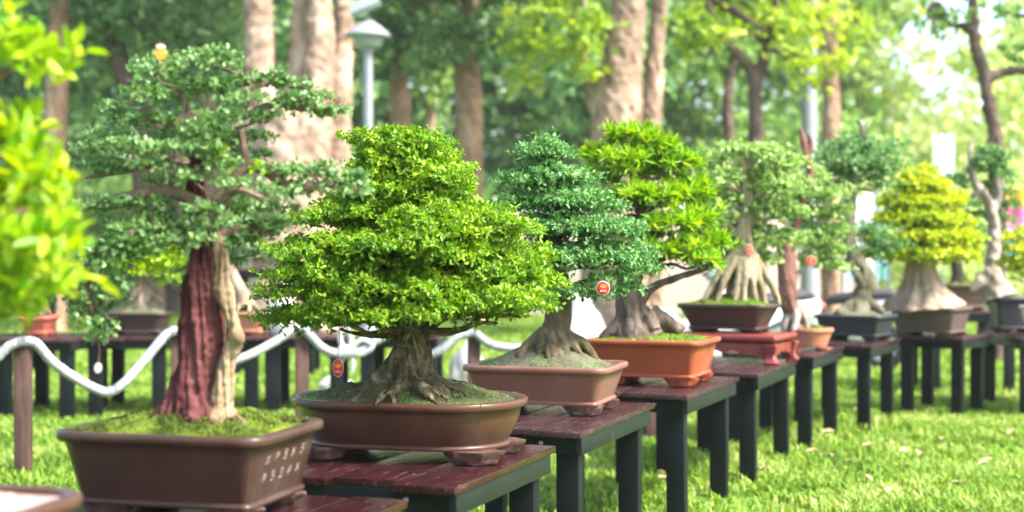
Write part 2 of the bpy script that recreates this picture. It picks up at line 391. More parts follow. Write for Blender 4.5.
# ------------------------------------------------------------------ pots
def rrect(a, b, r, z, n=7):
    r = min(r, a - 1e-4, b - 1e-4)
    pts = []
    for cx, cy, s in ((a - r, b - r, 0), (-(a - r), b - r, 1), (-(a - r), -(b - r), 2), (a - r, -(b - r), 3)):
        for k in range(n):
            q = (s + k / (n - 1)) * math.pi / 2
            pts.append(Vector((cx + r * math.cos(q), cy + r * math.sin(q), z)))
    return pts

def xf(mesh, loc, rotz):
    mesh.transform(Matrix.Translation(loc) @ Matrix.Rotation(rotz, 4, 'Z'))
    return mesh

def pot(parent, ctr, rotz, Lx, Sy, h, base_z, mat, corner=0.02, taper=0.035, lip=0.018, foot=0.04, foot_mat=None, foot_w=0.10,
        bulge=0.0, soil_mat=None, mound=0.05, soil_drop=0.012, moulding=True, nfeet=4, lump=0.012):
    """a tray pot with a thick lip, foot moulding and carved feet, its body an open hollow shell"""
    a, b = Lx / 2, Sy / 2
    z0 = base_z + foot
    ab, bb = a - lip - taper, b - lip - taper
    prof = []                                            # (outset from the base outline, z)
    if moulding:
        prof += [(0.000, 0), (0.007, 0.0), (0.010, 0.004), (0.010, 0.010), (0.006, 0.014), (0.001, 0.016)]
    else:
        prof += [(-0.006, 0), (0, 0.006)]
    zs = h - 0.030
    for k in range(1, 9):
        t = k / 8
        prof.append((0.001 + taper * t + bulge * math.sin(math.pi * t), 0.016 + (zs - 0.016) * t))
    prof += [(taper + 0.004, h - 0.028), (taper + lip * 0.75, h - 0.025), (taper + lip, h - 0.020), (taper + lip, h - 0.006), (taper + lip * 0.85, h - 0.001), (taper + lip * 0.55, h),
             (taper - 0.004, h - 0.001), (taper - 0.010, h - 0.006), (taper - 0.014, h - 0.04), (taper * 0.6 - 0.016, h * 0.5)]
    mb = MB()
    mb.rings([rrect(ab + o, bb + o, corner + max(0, o) * 0.8, z0 + z) for o, z in prof], True, True)
    me = xf(mb.mesh(angle=50), Vector((ctr[0], ctr[1], 0)), rotz)
    po = link('pot', me, mat, parent)
    # feet
    fm = foot_mat or mat
    fx, fy = ab - foot_w * 0.45, bb - foot_w * 0.35
    spots = [(fx, fy), (-fx, fy), (-fx, -fy), (fx, -fy)]
    if foot > 0.005:
        for sx, sy in spots:
            m2 = MB()
            rings = []
            fs = random.random() * 20
            for t, s in ((0.0, 0.60), (0.06, 0.72), (0.2, 0.80), (0.4, 0.86), (0.6, 0.94), (0.8, 1.02), (1.0, 1.05)):
                rg = []
                for k in range(40):
                    q = 2 * math.pi * k / 40
                    w = 0.92 + 0.13 * abs(math.cos(2.5 * q)) ** 0.7
                    pv = Vector((sx + foot_w * 0.60 * s * w * math.cos(q), sy + foot_w * 0.36 * s * w * math.sin(q), base_z + foot * t + 0.0005))
                    if 0 < t < 1:
                        nn = mnoise.noise(Vector((pv.x * 45 + fs, pv.y * 45, pv.z * 60)))
                        pv += Vector((math.cos(q), math.sin(q), 0)) * nn * 0.010
                    rg.append(pv)
                rings.append(rg)
            m2.rings(rings)
            link('pot_foot', xf(m2.mesh(angle=60), Vector((ctr[0], ctr[1], 0)), rotz), fm, po)
    # soil
    ia, ib = ab + taper - 0.013, bb + taper - 0.013
    nx, ny = 44, 34
    V, Q = [], []
    zt = z0 + h - soil_drop
    sd = random.random() * 50
    for j in range(ny + 1):
        for i in range(nx + 1):
            u, v = -1 + 2 * i / nx, -1 + 2 * j / ny
            x, y = u * ia, v * ib
            e = min(1.0, (abs(u) ** 3.5 + abs(v) ** 3.5))
            rr = (u * u + v * v)
            cdx = max(0, abs(x) - (ia - corner)); cdy = max(0, abs(y) - (ib - corner))
            if corner > 0.05:
                l = math.hypot(cdx, cdy)
                if l > corner:
                    f = corner / l
                    x = math.copysign(ia - corner + cdx * f, x) if cdx > 0 else x
                    y = math.copysign(ib - corner + cdy * f, y) if cdy > 0 else y
                    e = 1
            nz = mnoise.noise(Vector((x * 14 + sd, y * 14, sd))) * lump + mnoise.noise(Vector((x * 45 + sd, y * 45, 3))) * lump * 0.5
            z = zt + (1 - e) * (mound * max(0, 1 - rr * 0.62) ** 1.3 + nz + lump * 0.5)
            V.append((x, y, z))
    for j in range(ny):
        for i in range(nx):
            q = j * (nx + 1) + i
            Q.append((q, q + 1, q + nx + 2, q + nx + 1))
    me = mesh_np(V, Q)
    me.polygons.foreach_set('use_smooth', [True] * len(me.polygons))
    link('soil', xf(me, Vector((ctr[0], ctr[1], 0)), rotz), soil_mat or M['soil'], parent)
    return po, z0 + h

def moss(parent, ctr, rotz, a, b, z, mound, n, mat, size=0.010, wid=0.004):
    x = rng.uniform(-1, 1, n); y = rng.uniform(-1, 1, n)
    rr = x * x + y * y
    e = np.minimum(1, np.abs(x) ** 3.5 + np.abs(y) ** 3.5)
    zz = z + (1 - e) * mound * np.maximum(0, 1 - rr * 0.62) ** 1.3
    c, s = math.cos(rotz), math.sin(rotz)
    X = x * a * 0.95; Y = y * b * 0.95
    P = np.stack([ctr[0] + c * X - s * Y, ctr[1] + s * X + c * Y, zz], 1)
    A = unit(n) * 0.8 + np.array([0, 0, 0.8])
    # tufts clump where a smooth noise is high
    keep = (np.sin(X * 37 + 1.3) * np.sin(Y * 41 + 0.7) + np.sin(X * 17) * 0.7 + rng.normal(size=n) * 0.35) > -0.25
    P, A = P[keep], A[keep]; k = len(P)
    link('moss', leaves_mesh(P, A, unit(k) + np.array([0, 0, 0.6]), size * rng.uniform(0.6, 1.4, k), wid * rng.uniform(0.7, 1.3, k)), mat, parent)

def trunk_part(parent, tubes, mat, voxel=0.006, rough=0.006, ridge=0.006, ridges=9, name='trunk', thin=(), twist=2.0, fine=0.002):
    """tubes: list of (points, radii); fused by a voxel remesh, then roughened; thin ones are added as they are"""
    mb = MB()
    for pts, rad in tubes:
        mb.tube(pts, rad, n=12, sub=5)
    me = mb.mesh()
    me = remesh(me, voxel)
    axis = tubes[0][0]
    a0, a1 = Vector(axis[0]), Vector(axis[-1])
    def fn(p):
        t = (p.z - a0.z)
        c = a0 + (a1 - a0) * max(0, min(1, t / max(1e-6, (a1.z - a0.z))))
        q = math.atan2(p.y - c.y, p.x - c.x)
        v = rough * mnoise.noise(p * 16) + fine * mnoise.noise(p * 70)
        v += ridge * (mnoise.noise(Vector((math.cos(q + t * twist) * ridges * 0.45, math.sin(q + t * twist) * ridges * 0.45, t * 3))))
        return v
    displace(me, fn)
    if thin:
        bm = bmesh.new(); bm.from_mesh(me)
        m2 = MB()
        for pts, rad in thin:
            m2.tube(pts, rad, n=6, sub=3)
        tm = m2.mesh(); bm.from_mesh(tm); bm.to_mesh(me); bm.free()
    me.polygons.foreach_set('use_smooth', [True] * len(me.polygons))
    me.materials.clear()
    return link(name, me, mat, parent)

def limb(p, q, r0, r1, sag=0.0, bend=0.03, n=4):
    p, q = Vector(p), Vector(q)
    pts, rad = [], []
    L_ = (q - p).length
    for k in range(n + 1):
        t = k / n
        o = Vector(rng.normal(size=3)) * bend * L_ * math.sin(math.pi * t)
        pts.append(p.lerp(q, t) + o + Vector((0, 0, sag * math.sin(math.pi * t))))
        rad.append(r0 * (1 - t) + r1 * t)
    return pts, rad

def roots(c, r0, n, reach, drop, z, rad, sx=1.0, sy=1.0, up=0.04, start=0.0):
    out = []
    for k in range(n):
        a = start + 2 * math.pi * k / n + rng.uniform(-0.25, 0.25)
        f = rng.uniform(0.7, 1.15) * reach
        d = Vector((math.cos(a) * sx, math.sin(a) * sy, 0))
        c2 = Vector((c[0], c[1], z))
        s = Vector((-d.y, d.x, 0)) * rng.uniform(-0.3, 0.3)
        out.append(([c2 + d * r0 * 0.45 + Vector((0, 0, up * 2.0)), c2 + d * r0 * 0.95 + Vector((0, 0, up * 0.8)), c2 + (d + s * 0.5) * (r0 + f * 0.5) + Vector((0, 0, up * 0.2)), c2 + (d + s) * (r0 + f) + Vector((0, 0, -drop))],
                    [rad * 1.25, rad * 1.05, rad * 0.8, rad * 0.4]))
    return out

# ------------------------------------------------------------------ display tables
def table(label, nr, ang, w, L_, h=TH, plank_mat=None, group='plank tables of the display row', bolts=True, legw=0.085, nplank=5):
    """nr: near right corner of the top (x, y); the length runs away at ang degrees right of the view axis"""
    a = R(ang)
    u = Vector((math.sin(a), math.cos(a), 0)); r = Vector((math.cos(a), -math.sin(a), 0))
    c = Vector((nr[0], nr[1], 0)) - r * (w / 2) + u * (L_ / 2)
    t = thing('display_table', label, 'table', (c.x, c.y, 0), -a, group)
    th = 0.022
    pw = w / nplank
    for k in range(nplank):
        x = -w / 2 + pw * (k + 0.5)
        o0, o1 = random.uniform(-0.06, 0.015), random.uniform(-0.05, 0.012)
        if k == nplank - 1: o0, o1 = 0.0, 0.0
        mb = MB()
        mb.box((0, 0, 0), (pw - 0.008, L_ + o0 + o1, th), bevel=0.003)
        me = mb.mesh(angle=30)
        me.transform(Matrix.Translation((x, (o1 - o0) / 2, h - th / 2)) @ Matrix.Rotation(random.uniform(-0.006, 0.006), 4, 'Z') @ Matrix.Rotation(random.uniform(-0.006, 0.006), 4, 'Y'))
        link('plank', me, plank_mat or M['plank'], t, world=False)
    ah = 0.062
    az = h - th - ah / 2 - 0.002
    ix, iy = w / 2 - 0.012, L_ / 2 - 0.05
    for s in (-1, 1):
        mb = MB(); mb.box((s * (ix - 0.012), 0, az), (0.024, 2 * iy + 0.03, ah), bevel=0.002)
        link('apron', mb.mesh(angle=30), M['apron'], t, world=False)
    for s in (-1, 1):
        mb = MB(); mb.box((0, s * (iy - 0.014), az), (2 * ix - 0.056, 0.022, ah), bevel=0.002)
        ap = link('apron', mb.mesh(angle=30), M['leg'], t, world=False)
        if bolts and s < 0:
            for bx in (-ix + 0.16, ix - 0.16):
                m2 = MB()
                m2.lathe([(0.0085, 0), (0.0085, 0.003), (0.006, 0.006), (0.003, 0.007)], n=10)
                me = m2.mesh()
                me.transform(Matrix.Translation((bx, s * (iy - 0.014) - 0.0111, az + 0.005)) @ Matrix.Rotation(R(90), 4, 'X'))
                link('bolt', me, M['bolt'], ap, world=False)
    lh = h - th - 0.004
    for sx in (-1, 1):
        for sy in (-1, 1):
            mb = MB()
            x = sx * (ix - 0.026 - legw / 2); y = sy * (iy - 0.028 - legw * 0.4)
            mb.box((0, 0, (lh - 0.02) / 2 - 0.0), (legw, legw * 0.75, lh + 0.02), bevel=0.004)
            me = mb.mesh(angle=30)
            me.transform(Matrix.Translation((x, y, 0)) @ Matrix.Rotation(random.uniform(-0.008, 0.008), 4, 'Y'))
            link('leg', me, M['leg'], t, world=False)
    return t

# ------------------------------------------------------------------ the setting
def ground():
    n = 60
    xs = np.concatenate([-np.geomspace(120, 0.6, n)[:-1], np.linspace(-0.6, 0.6, 5), np.geomspace(0.6, 120, n)[1:]])
    ys = np.concatenate([np.linspace(-40, -2, 8), np.geomspace(1, 260, 70)])
    X, Y = np.meshgrid(xs, ys)
    Z = np.zeros_like(X)
    V = np.stack([X.ravel(), Y.ravel(), Z.ravel()], 1)
    w = len(xs); q = []
    for j in range(len(ys) - 1):
        i = np.arange(w - 1) + j * w
        q.append(np.stack([i, i + 1, i + 1 + w, i + w], 1))
    o = link('ground', mesh_np(V, np.concatenate(q)), M['ground'])
    tag(o, 'bright green park lawn under the tables', kind='structure')
ground()

def grass(n_near=200000, n_far=90000):
    def blades(n, y0, y1, k, hmin, hmax, wmin, wmax):
        Y = y0 + (y1 - y0) * rng.random(n) ** k
        hw = Y * 0.40 + 0.6
        X = rng.uniform(-1, 1, n) * hw
        # clumped
        cx = np.round(X * 9 + rng.normal(size=n) * 0.32) / 9; cy = np.round(Y * 9 + rng.normal(size=n) * 0.32) / 9
        X = X * 0.6 + cx * 0.4; Y = Y * 0.6 + cy * 0.4
        bare = np.sin(X * 2.7 + 1.9 * np.sin(Y * 1.1)) * np.sin(Y * 2.3 + 1.3 * np.sin(X * 0.9) + 0.6) + 0.5 * np.sin(X * 6.1 + Y * 3.7)
        keep = (bare < 0.75) | (rng.random(n) < 0.25); X, Y = X[keep], Y[keep]; n = len(X)
        patch = 0.5 + 0.5 * np.sin(X * 1.9 + 0.7 * np.sin(Y * 1.3)) * np.sin(Y * 1.6 + 1.1)
        h = rng.uniform(hmin, hmax, n) * (0.6 + 0.7 * patch)
        a = rng.random(n) * 6.283
        lean = rng.uniform(0.2, 1.1, n) * h
        dx, dy = np.cos(a), np.sin(a)
        w = rng.uniform(wmin, wmax, n)
        z0 = np.full(n, -0.005)
        b = np.stack([X, Y, z0], 1)
        s = np.stack([-dy * w * .5, dx * w * .5, np.zeros(n)], 1)
        m = b + np.stack([dx * lean * 0.35, dy * lean * 0.35, h * 0.65], 1)
        t = b + np.stack([dx * lean, dy * lean, h], 1)
        V = np.stack([b - s * 0.7, b + s * 0.7, m + s, t, m - s], 1).reshape(-1, 3)
        o = (np.arange(n) * 5)[:, None]
        return V, np.concatenate([o + np.array([[0, 1, 2, 4]]), o + np.array([[4, 2, 3, 3]])], 1).reshape(-1, 4)
    V1, q1 = blades(n_near, 4.5, 13.5, 0.9, 0.025, 0.072, 0.007, 0.020)
    V2, q2 = blades(n_far, 13, 30, 1.2, 0.04, 0.10, 0.02, 0.04)
    V = np.concatenate([V1, V2])
    # tips as triangles: rebuild with tris only to stay valid
    def tris(q, off): 
        a = q.reshape(-1, 2, 4)
        quad = a[:, 0] + off; tri = a[:, 1, :3] + off
        return np.concatenate([quad[:, [0, 1, 2]], quad[:, [0, 2, 3]], tri])
    T = np.concatenate([tris(q1, 0), tris(q2, len(V1))])
    o = link('grass', mesh_np(V, T), M['grass_blade'])
    tag(o, 'short broad bladed green grass of the lawn', kind='stuff')
grass()

# ------------------------------------------------------------------ front row of tables
table('nearest plank table, under the pale gritted tray of the blurred lime bonsai', (-1.02, 1.72), 20, 0.8, 0.92)
table('plank table under the big dark brown pot with pale inscription', (-0.607, 2.76), 20, 0.82, 1.0)
table('worn maroon plank table under the chestnut oval pot', (-0.153, 3.88), 20, 0.82, 0.89, nplank=4)
table('dull purple plank table under the pink brown rectangular pot', (0.249, 5.05), 20, 0.76, 1.05, plank_mat=M['plank_far'], nplank=4)
table('plank table under the bright orange pot', (0.785, 6.33), 22, 0.66, 1.02, plank_mat=M['plank_far'], nplank=4)
table('plank table carrying the red carved stand', (1.29, 7.42), 22, 0.62, 1.1, plank_mat=M['plank_far'])
table('plank table under the small round terracotta pot', (1.85, 8.7), 24, 0.60, 1.0, plank_mat=M['plank_far'])
table('plank table under the slate grey rectangular pot', (2.44, 9.63), 27, 0.60, 0.95, plank_mat=M['plank_far'], bolts=False)
table('short plank table under the mauve brown pot of the yellow bonsai', (3.32, 10.47), 38, 0.55, 0.62, plank_mat=M['plank_far'], bolts=False)
table('plank table at the right end, holding a white pot', (4.42, 10.5), 0, 0.66, 1.05, plank_mat=M['plank_far'], bolts=False)
table('taller plank table behind the yellow bonsai, under the olive brown pot', (4.35, 12.1), 0, 0.8, 0.9, h=0.72, plank_mat=M['plank_far'], bolts=False)

GB = 'bonsai trees of the front display row'
def bonsai(label, c, z=TH, group=GB):
    return thing('bonsai_tree', label, 'bonsai', (c[0], c[1], z), 0, group)

def T(pts, d):
    """trunk tube from pixels: (px, py, depth offset m, half width px)"""
    return [W(p[0], p[1], d + p[2]) for p in pts], [p[3] * (d + p[2]) / F for p in pts]

# 0 -- lime bonsai at the left edge
d = 2.52
b = bonsai('out of focus neon lime bonsai in a pale gritted tray at the left edge', (-1.068, d))
pot(b, (-1.068, d), R(-14), 0.56, 0.34, 0.166, TH, M['pot_oval'], corner=0.05, foot=0.045, soil_mat=M['soil_pale'], mound=0.015)
trunk_part(b, [T([(-105, 500, 0, 45), (-100, 420, 0, 26), (-85, 330, 0.02, 22), (-95, 220, 0, 16), (-80, 100, 0, 8), (-75, 20, 0, 4)], d)] + roots((-1.05, d), 0.06, 7, 0.1, 0.02, 0.80, 0.022),
           M['bark_brown'], 0.008, thin=[T([(-90, 240, 0, 9), (-30, 225, -.05, 6), (30, 210, -.05, 3)], d), T([(-85, 300, 0, 8), (-20, 290, .05, 5), (30, 270, .05, 3)], d),
                                         T([(-85, 120, 0, 7), (-20, 90, .0, 5), (20, 60, 0, 2)], d)])
pads = px_pads([(22, 58, 34, 22, 0), (60, 62, 24, 13, 0.05), (-10, 40, 40, 22, -.05), (25, 128, 16, 13, .05), (-20, 150, 46, 32, 0), (40, 178, 42, 22, -.02), (10, 205, 48, 24, .08), (52, 208, 26, 16, 0),
                (10, 240, 50, 20, -.08), (45, 246, 28, 16, .06), (-10, 290, 46, 26, 0), (30, 285, 42, 18, .0), (62, 262, 24, 14, 0), (-120, 60, 60, 30, 0), (-130, 150, 70, 34, .1), (-140, 240, 70, 34, -.1),
                (-170, 300, 60, 28, .1), (-70, 0, 50, 26, 0), (-60, 220, 50, 30, .18), (-60, 120, 50, 26, -.18), (20, 318, 24, 10, 0.05)], d)
link('foliage', pad_leaves([(c, (r[0], r[1], r[2] * 0.85)) for c, r in pads], 0.048, 0.017, 520, per=5, lump=0.45, under=0.3, shell=(0.5, 1.15), up=0.8), M['lv_neon'], b)

# 1 -- two tone trunk, dark airy crown
d = 3.56; C = (-0.80, 3.575)
b = bonsai('airy dark green bonsai with a maroon and tan trunk in a dark brown inscribed pot', C)
p1, zr = pot(b, C, R(-15), 0.56, 0.44, 0.180, TH, M['pot_brown'], corner=0.018, taper=0.036, lip=0.020, foot=0.032, foot_mat=M['foot'], foot_w=0.12, soil_mat=M['soil_green'], mound=0.04, lump=0.026)
moss(b, C, R(-15), 0.25, 0.2, zr + 0.0, 0.045, 6000, M['lv_moss'], 0.008, 0.0035)
# brush written characters on the right hand wall
def inscription(po):
    a = R(15); u = Vector((math.sin(a), math.cos(a), 0)); r = Vector((math.cos(a), -math.sin(a), 0)); up = Vector((0, 0, 1))
    rr = random.Random(5)
    glyphs = {  # strokes in a unit square
        0: [((.1, .75), (.9, .75)), ((.5, 1), (.5, .0)), ((.5, .6), (.1, .15)), ((.5, .6), (.9, .15))],
        1: [((.2, .9), (.8, .95)), ((.8, .95), (.45, .5)), ((.45, .5), (.85, .1)), ((.15, .3), (.55, .05)), ((.1, .6), (.3, .5))],
        2: [((.25, 1), (.75, 1)), ((.25, .62), (.78, .62)), ((.25, 1), (.25, .62)), ((.75, 1), (.78, .62)), ((.5, .62), (.5, .0)), ((.15, .05), (.9, .1)), ((.5, .35), (.85, .35))],
        3: [((.3, 1), (.15, .5)), ((.1, .55), (.55, .65)), ((.55, .65), (.1, .05)), ((.45, .4), (.95, .05)), ((.75, .9), (.9, .7))],
        4: [((.1, .95), (.9, 1)), ((.5, 1), (.45, .55)), ((.15, .6), (.85, .6)), ((.8, .6), (.7, .1)), ((.2, .3), (.25, 0)), ((.2, .05), (.75, .05))]}
    base = Vector((C[0], C[1], 0))
    for row in range(2):
        for k in range(5):
            g = glyphs[(k + row * 2) % 5] if row == 0 else glyphs[(k * 3 + 1) % 5]
            w, h = 0.026, 0.024
            s0 = -0.118 + k * 0.050
            z0 = zr - 0.078 - row * 0.046
            mb = MB()
            for (x0, y0), (x1, y1) in g:
                pts = []
                for x, y in ((x0, y0), ((x0 + x1) / 2, (y0 + y1) / 2 + 0.03), (x1, y1)):
                    zz = z0 + y * h
                    t = max(0.0, min(1.0, (zz - (TH + 0.032) - 0.016) / (0.180 - 0.046)))
                    out = 0.56 / 2 - 0.020 - 0.036 + 0.001 + 0.036 * t
                    pts.append(base + r * (out + 0.0002) + u * (s0 + x * w) + up * zz)
                mb.tube(pts, [0.0014, 0.0019, 0.0009], n=6, sub=2)
            link('character', mb.mesh(), M['ink'], po)
inscription(p1)
red_t = [T([(188, 426, 0, 37), (195, 400, 0, 28), (201, 360, 0, 23), (204, 300, 0, 22), (207, 262, 0, 18), (208, 235, 0.01, 13), (196, 200, 0.01, 8), (197, 172, 0.0, 7), (200, 158, 0.0, 10)], d)]
red_t += [T([(182, 405, -.02, 14), (172, 418, -.03, 12), (166, 428, -.05, 9)], d), T([(212, 400, -.03, 12), (216, 414, -.06, 10), (214, 428, -.08, 7)], d), T([(195, 404, -.05, 14), (192, 424, -.10, 9)], d)]
thin1 = []
def br(pts): thin1.append(T(pts, d))
br([(204, 205, 0, 7), (170, 192, -.02, 6), (130, 196, -.05, 5), (88, 206, -.05, 3)])
br([(200, 168, 0, 6), (165, 162, .06, 5), (125, 170, .1, 3.5), (85, 178, .1, 2)])
br([(206, 215, 0, 7), (225, 190, .0, 6), (246, 168, .03, 5), (268, 172, 0.02, 5.5), (292, 188, 0, 4.5), (330, 184, -.03, 3), (362, 190, -.03, 2)])
br([(246, 168, .03, 4), (240, 128, .03, 3.6), (222, 112, .02, 4), (190, 116, 0, 4.5), (160, 128, -.03, 3)])
br([(238, 128, .02, 3.2), (247, 100, .06, 2.6), (244, 78, .05, 2.2), (215, 66, .02, 1.5)])
br([(240, 118, .03, 4), (275, 104, .05, 4), (300, 108, .05, 3.5), (335, 112, .05, 2)])
br([(246, 90, 0, 3), (285, 80, .02, 2.5), (310, 92, .02, 1.5)])
br([(228, 196, 0, 5), (215, 208, -.05, 5), (236, 190, -.1, 4.5), (262, 198, -.12, 3.5)])
br([(206, 232, 0, 6), (165, 228, -.05, 5), (120, 240, -.08, 4), (88, 280, -.08, 3), (98, 330, -.08, 1.6)])
br([(216, 235, 0, 6), (246, 228, .05, 4), (275, 234, .06, 2)])
br([(120, 240, -.08, 3.5), (80, 262, -.1, 2), (60, 290, -.1, 1.4)])
trunk_part(b, red_t, M['bark_red'], 0.004, rough=0.010, ridge=0.014, ridges=13, twist=1.6, fine=0.005)
tan_t = [T([(222, 424, -.05, 15), (222, 400, -.05, 10), (226, 370, -.05, 9), (235, 340, -.045, 8.5), (232, 318, -.05, 8), (224, 290, -.045, 7), (222, 255, -.03, 6), (214, 228, -.01, 6), (228, 196, 0, 5)], d),
         T([(222, 405, -.05, 9), (234, 418, -.06, 7), (246, 426, -.07, 4)], d), T([(220, 410, -.06, 9), (212, 424, -.09, 5)], d), T([(232, 345, -.045, 6), (236, 335, -.06, 8), (233, 325, -.05, 5)], d)]
trunk_part(b, tan_t, M['bark_tan'], 0.0035, rough=0.010, ridge=0.011, ridges=10, name='pale_trunk', fine=0.004)
pads = px_pads([(155, 72, 28, 14, 0), (185, 62, 30, 13, .05), (220, 60, 30, 13, -.03), (145, 96, 28, 13, -.06), (178, 92, 30, 12, .08), (120, 112, 22, 10, 0), (205, 88, 26, 12, 0), (232, 84, 22, 10, .06),
                (262, 82, 24, 9, .04), (290, 86, 24, 9, .02), (315, 98, 22, 8, .05), (285, 105, 20, 6, .05), (318, 112, 24, 7, .05), (338, 112, 14, 6, .05), (275, 72, 14, 6, 0),
                (150, 124, 34, 13, .0), (112, 136, 26, 12, .1), (95, 150, 22, 11, .1), (130, 148, 34, 13, -.05), (175, 140, 30, 12, .05), (200, 132, 26, 11, -.08), (225, 140, 26, 10, .08), (255, 138, 20, 7, .1), (105, 168, 26, 10, .1),
                (285, 172, 26, 10, 0), (312, 172, 28, 11, -.03), (340, 180, 26, 12, -.03), (356, 192, 18, 9, -.04), (300, 190, 26, 9, .06), (275, 192, 22, 8, -.1),
                (240, 185, 22, 8, -.1), (205, 212, 22, 9, -.12), (245, 208, 30, 11, .03), (215, 226, 26, 10, -.08), (270, 228, 26, 10, .06), (245, 240, 24, 9, .05), (285, 210, 18, 8, .06),
                (150, 205, 30, 10, -.05), (118, 205, 30, 11, -.05), (90, 210, 24, 10, -.05), (165, 226, 26, 9, -.04), (130, 230, 30, 11, -.08), (175, 246, 22, 9, -.05), (105, 250, 28, 11, -.08), (140, 256, 26, 10, -.08),
                (82, 272, 24, 12, -.08), (110, 282, 22, 10, -.08), (68, 294, 22, 10, -.1), (92, 306, 18, 10, -.08), (100, 326, 20, 11, -.08), (98, 341, 15, 8, -.08), (95, 262, 26, 12, -.1), (70, 282, 22, 10, -.1), (115, 300, 16, 8, -.08), (88, 316, 20, 10, -.06), (130, 245, 24, 9, -.1), (150, 240, 20, 8, -.1), (160, 215, 22, 8, 0), (180, 196, 18, 8, .1), (60, 268, 20, 9, -.1),
                (228, 262, 16, 8, .1), (255, 258, 14, 7, .1), (240, 160, 14, 6, .1), (225, 118, 24, 9, -.1), (250, 100, 22, 9, -.1), (265, 118, 20, 7, -.05), (225, 165, 20, 8, -.08), (190, 178, 22, 8, -.1), (160, 182, 22, 8, 0), (300, 98, 20, 7, -.06), (160, 150, 30, 10, -.1), (205, 150, 22, 8, -.1), (265, 155, 14, 5, .1), (150, 165, 22, 8, -.1), (325, 190, 24, 8, .1), (200, 240, 18, 8, -.14)], d)
bp = [p for pts, rad in thin1 for p in smooth_path(pts, rad, 4)[0]]
for c, r in pads:
    c = Vector(c)
    for m in range(3):
        e = c + Vector((random.uniform(-.8, .8) * r[0], random.uniform(-.8, .8) * r[1], random.uniform(-.3, .5) * r[2]))
        s0 = min(bp, key=lambda q: (q - c).length + (0.05 if q.z > c.z else 0)) if m == 0 else c - Vector((0, 0, r[2] * 0.3))
        thin1.append(limb(s0, e if m else c, 0.0045 if m == 0 else 0.0025, 0.001, 0.004, 0.08, 3))
bo = trunk_part(b, [thin1[0], thin1[2], thin1[3], thin1[8]], M['bark_branch'], 0.004, rough=0.004, ridge=0.002, name='branch', thin=thin1)
link('foliage', pad_leaves([(c, (r[0] * 1.05, r[1] * 1.05, r[2] * 0.78)) for c, r in pads], 0.0155, 0.0098, 1900, per=4, lump=0.3, up=0.8, shell=(0.45, 1.1), under=0.3), M['lv_dark'], b)
yp = px_pads([(216, 152, 10, 8, -.06), (226, 165, 8, 5, -.06), (258, 168, 5, 4, -.05), (210, 160, 6, 5, -.06), (150, 270, 16, 8, -.1), (172, 262, 12, 8, -.1)], d)
link('young_leaves', pad_leaves(yp, 0.018, 0.012, 2000, per=4), M['lv_neon'], b)

# 3 -- the lime dome on the oval pot
d = 4.5; C = (-0.325, 4.5)
b = bonsai('dense lime green domed bonsai with a thick mossy trunk in a chestnut oval pot', C)
po, zr = pot(b, C, R(-14), 0.755, 0.50, 0.148, TH, M['pot_oval'], corner=0.19, taper=0.040, lip=0.022, foot=0.042, foot_mat=M['foot'], foot_w=0.15, bulge=0.008, soil_mat=M['soil'], mound=0.055, lump=0.02)
moss(b, C, R(-14), 0.33, 0.21, zr - 0.005, 0.055, 9000, M['lv_mid'], 0.008, 0.0025)
tr = [T([(410, 396, 0, 40), (409, 380, 0, 29), (410, 364, 0, 21), (413, 342, 0, 17), (412, 314, 0, 15.5), (405, 280, 0, 15), (410, 240, 0, 11), (404, 200, 0, 8), (402, 160, 0, 5), (400, 138, 0, 2.5)], d),
      T([(406, 335, -.02, 6), (398, 350, -.04, 6), (388, 370, -.05, 7), (372, 384, -.06, 9)], d)]
tr += roots((-0.32, 4.5), 0.085, 15, 0.085, 0.025, zr + 0.025, 0.022, up=0.022)
tr += roots((-0.32, 4.47), 0.10, 11, 0.12, 0.03, zr + 0.026, 0.013, up=0.018, start=0.3)
tr += roots((-0.31, 4.46), 0.13, 13, 0.10, 0.03, zr + 0.024, 0.009, up=0.014, start=0.1)
random.seed(11)
tiers3 = [(141, 28, 34, 15, 1), (153, 49, 27, 13, 7), (173, 64, 30, 14, 7), (192, 77, 32, 14, 8), (215, 98, 35, 15, 9), (240, 120, 38, 16, 10), (266, 135, 40, 17, 11), (291, 145, 40, 16, 13), (314, 143, 38, 14, 12)]
cx3 = [402, 404, 407, 409, 410, 415, 418, 420, 420]
pads = []
for t, x in zip(tiers3, cx3): pads += tier_pads(x, d, [t], 0.8, 0.16)
pads = [(c + Vector((rng.normal() * 0.014, rng.normal() * 0.014, rng.normal() * 0.024)), r) for c, r in pads]
ctr3 = lambda z: W(408, 250, d).xy
thin = []
for c, r in pads[::2]:
    h0 = c.z - 0.05
    s = Vector((W(409, 300, d).x, d, max(zr + 0.12, h0 - 0.03)))
    thin.append(limb(s, Vector(c) - Vector((0, 0, r[2] * 0.7)), 0.014, 0.004, 0.01, 0.05))
trunk_part(b, tr, M['bark_main'], 0.004, rough=0.012, ridge=0.016, ridges=13, thin=thin, fine=0.0045)
link('foliage', pad_leaves([(c, (r[0], r[1], r[2] * 0.96)) for c, r in pads], 0.0162, 0.0078, 4000, per=4, lump=0.36, up=0.85, under=0.05, shell=(0.74, 1.03)), M['lv_lime'], b)

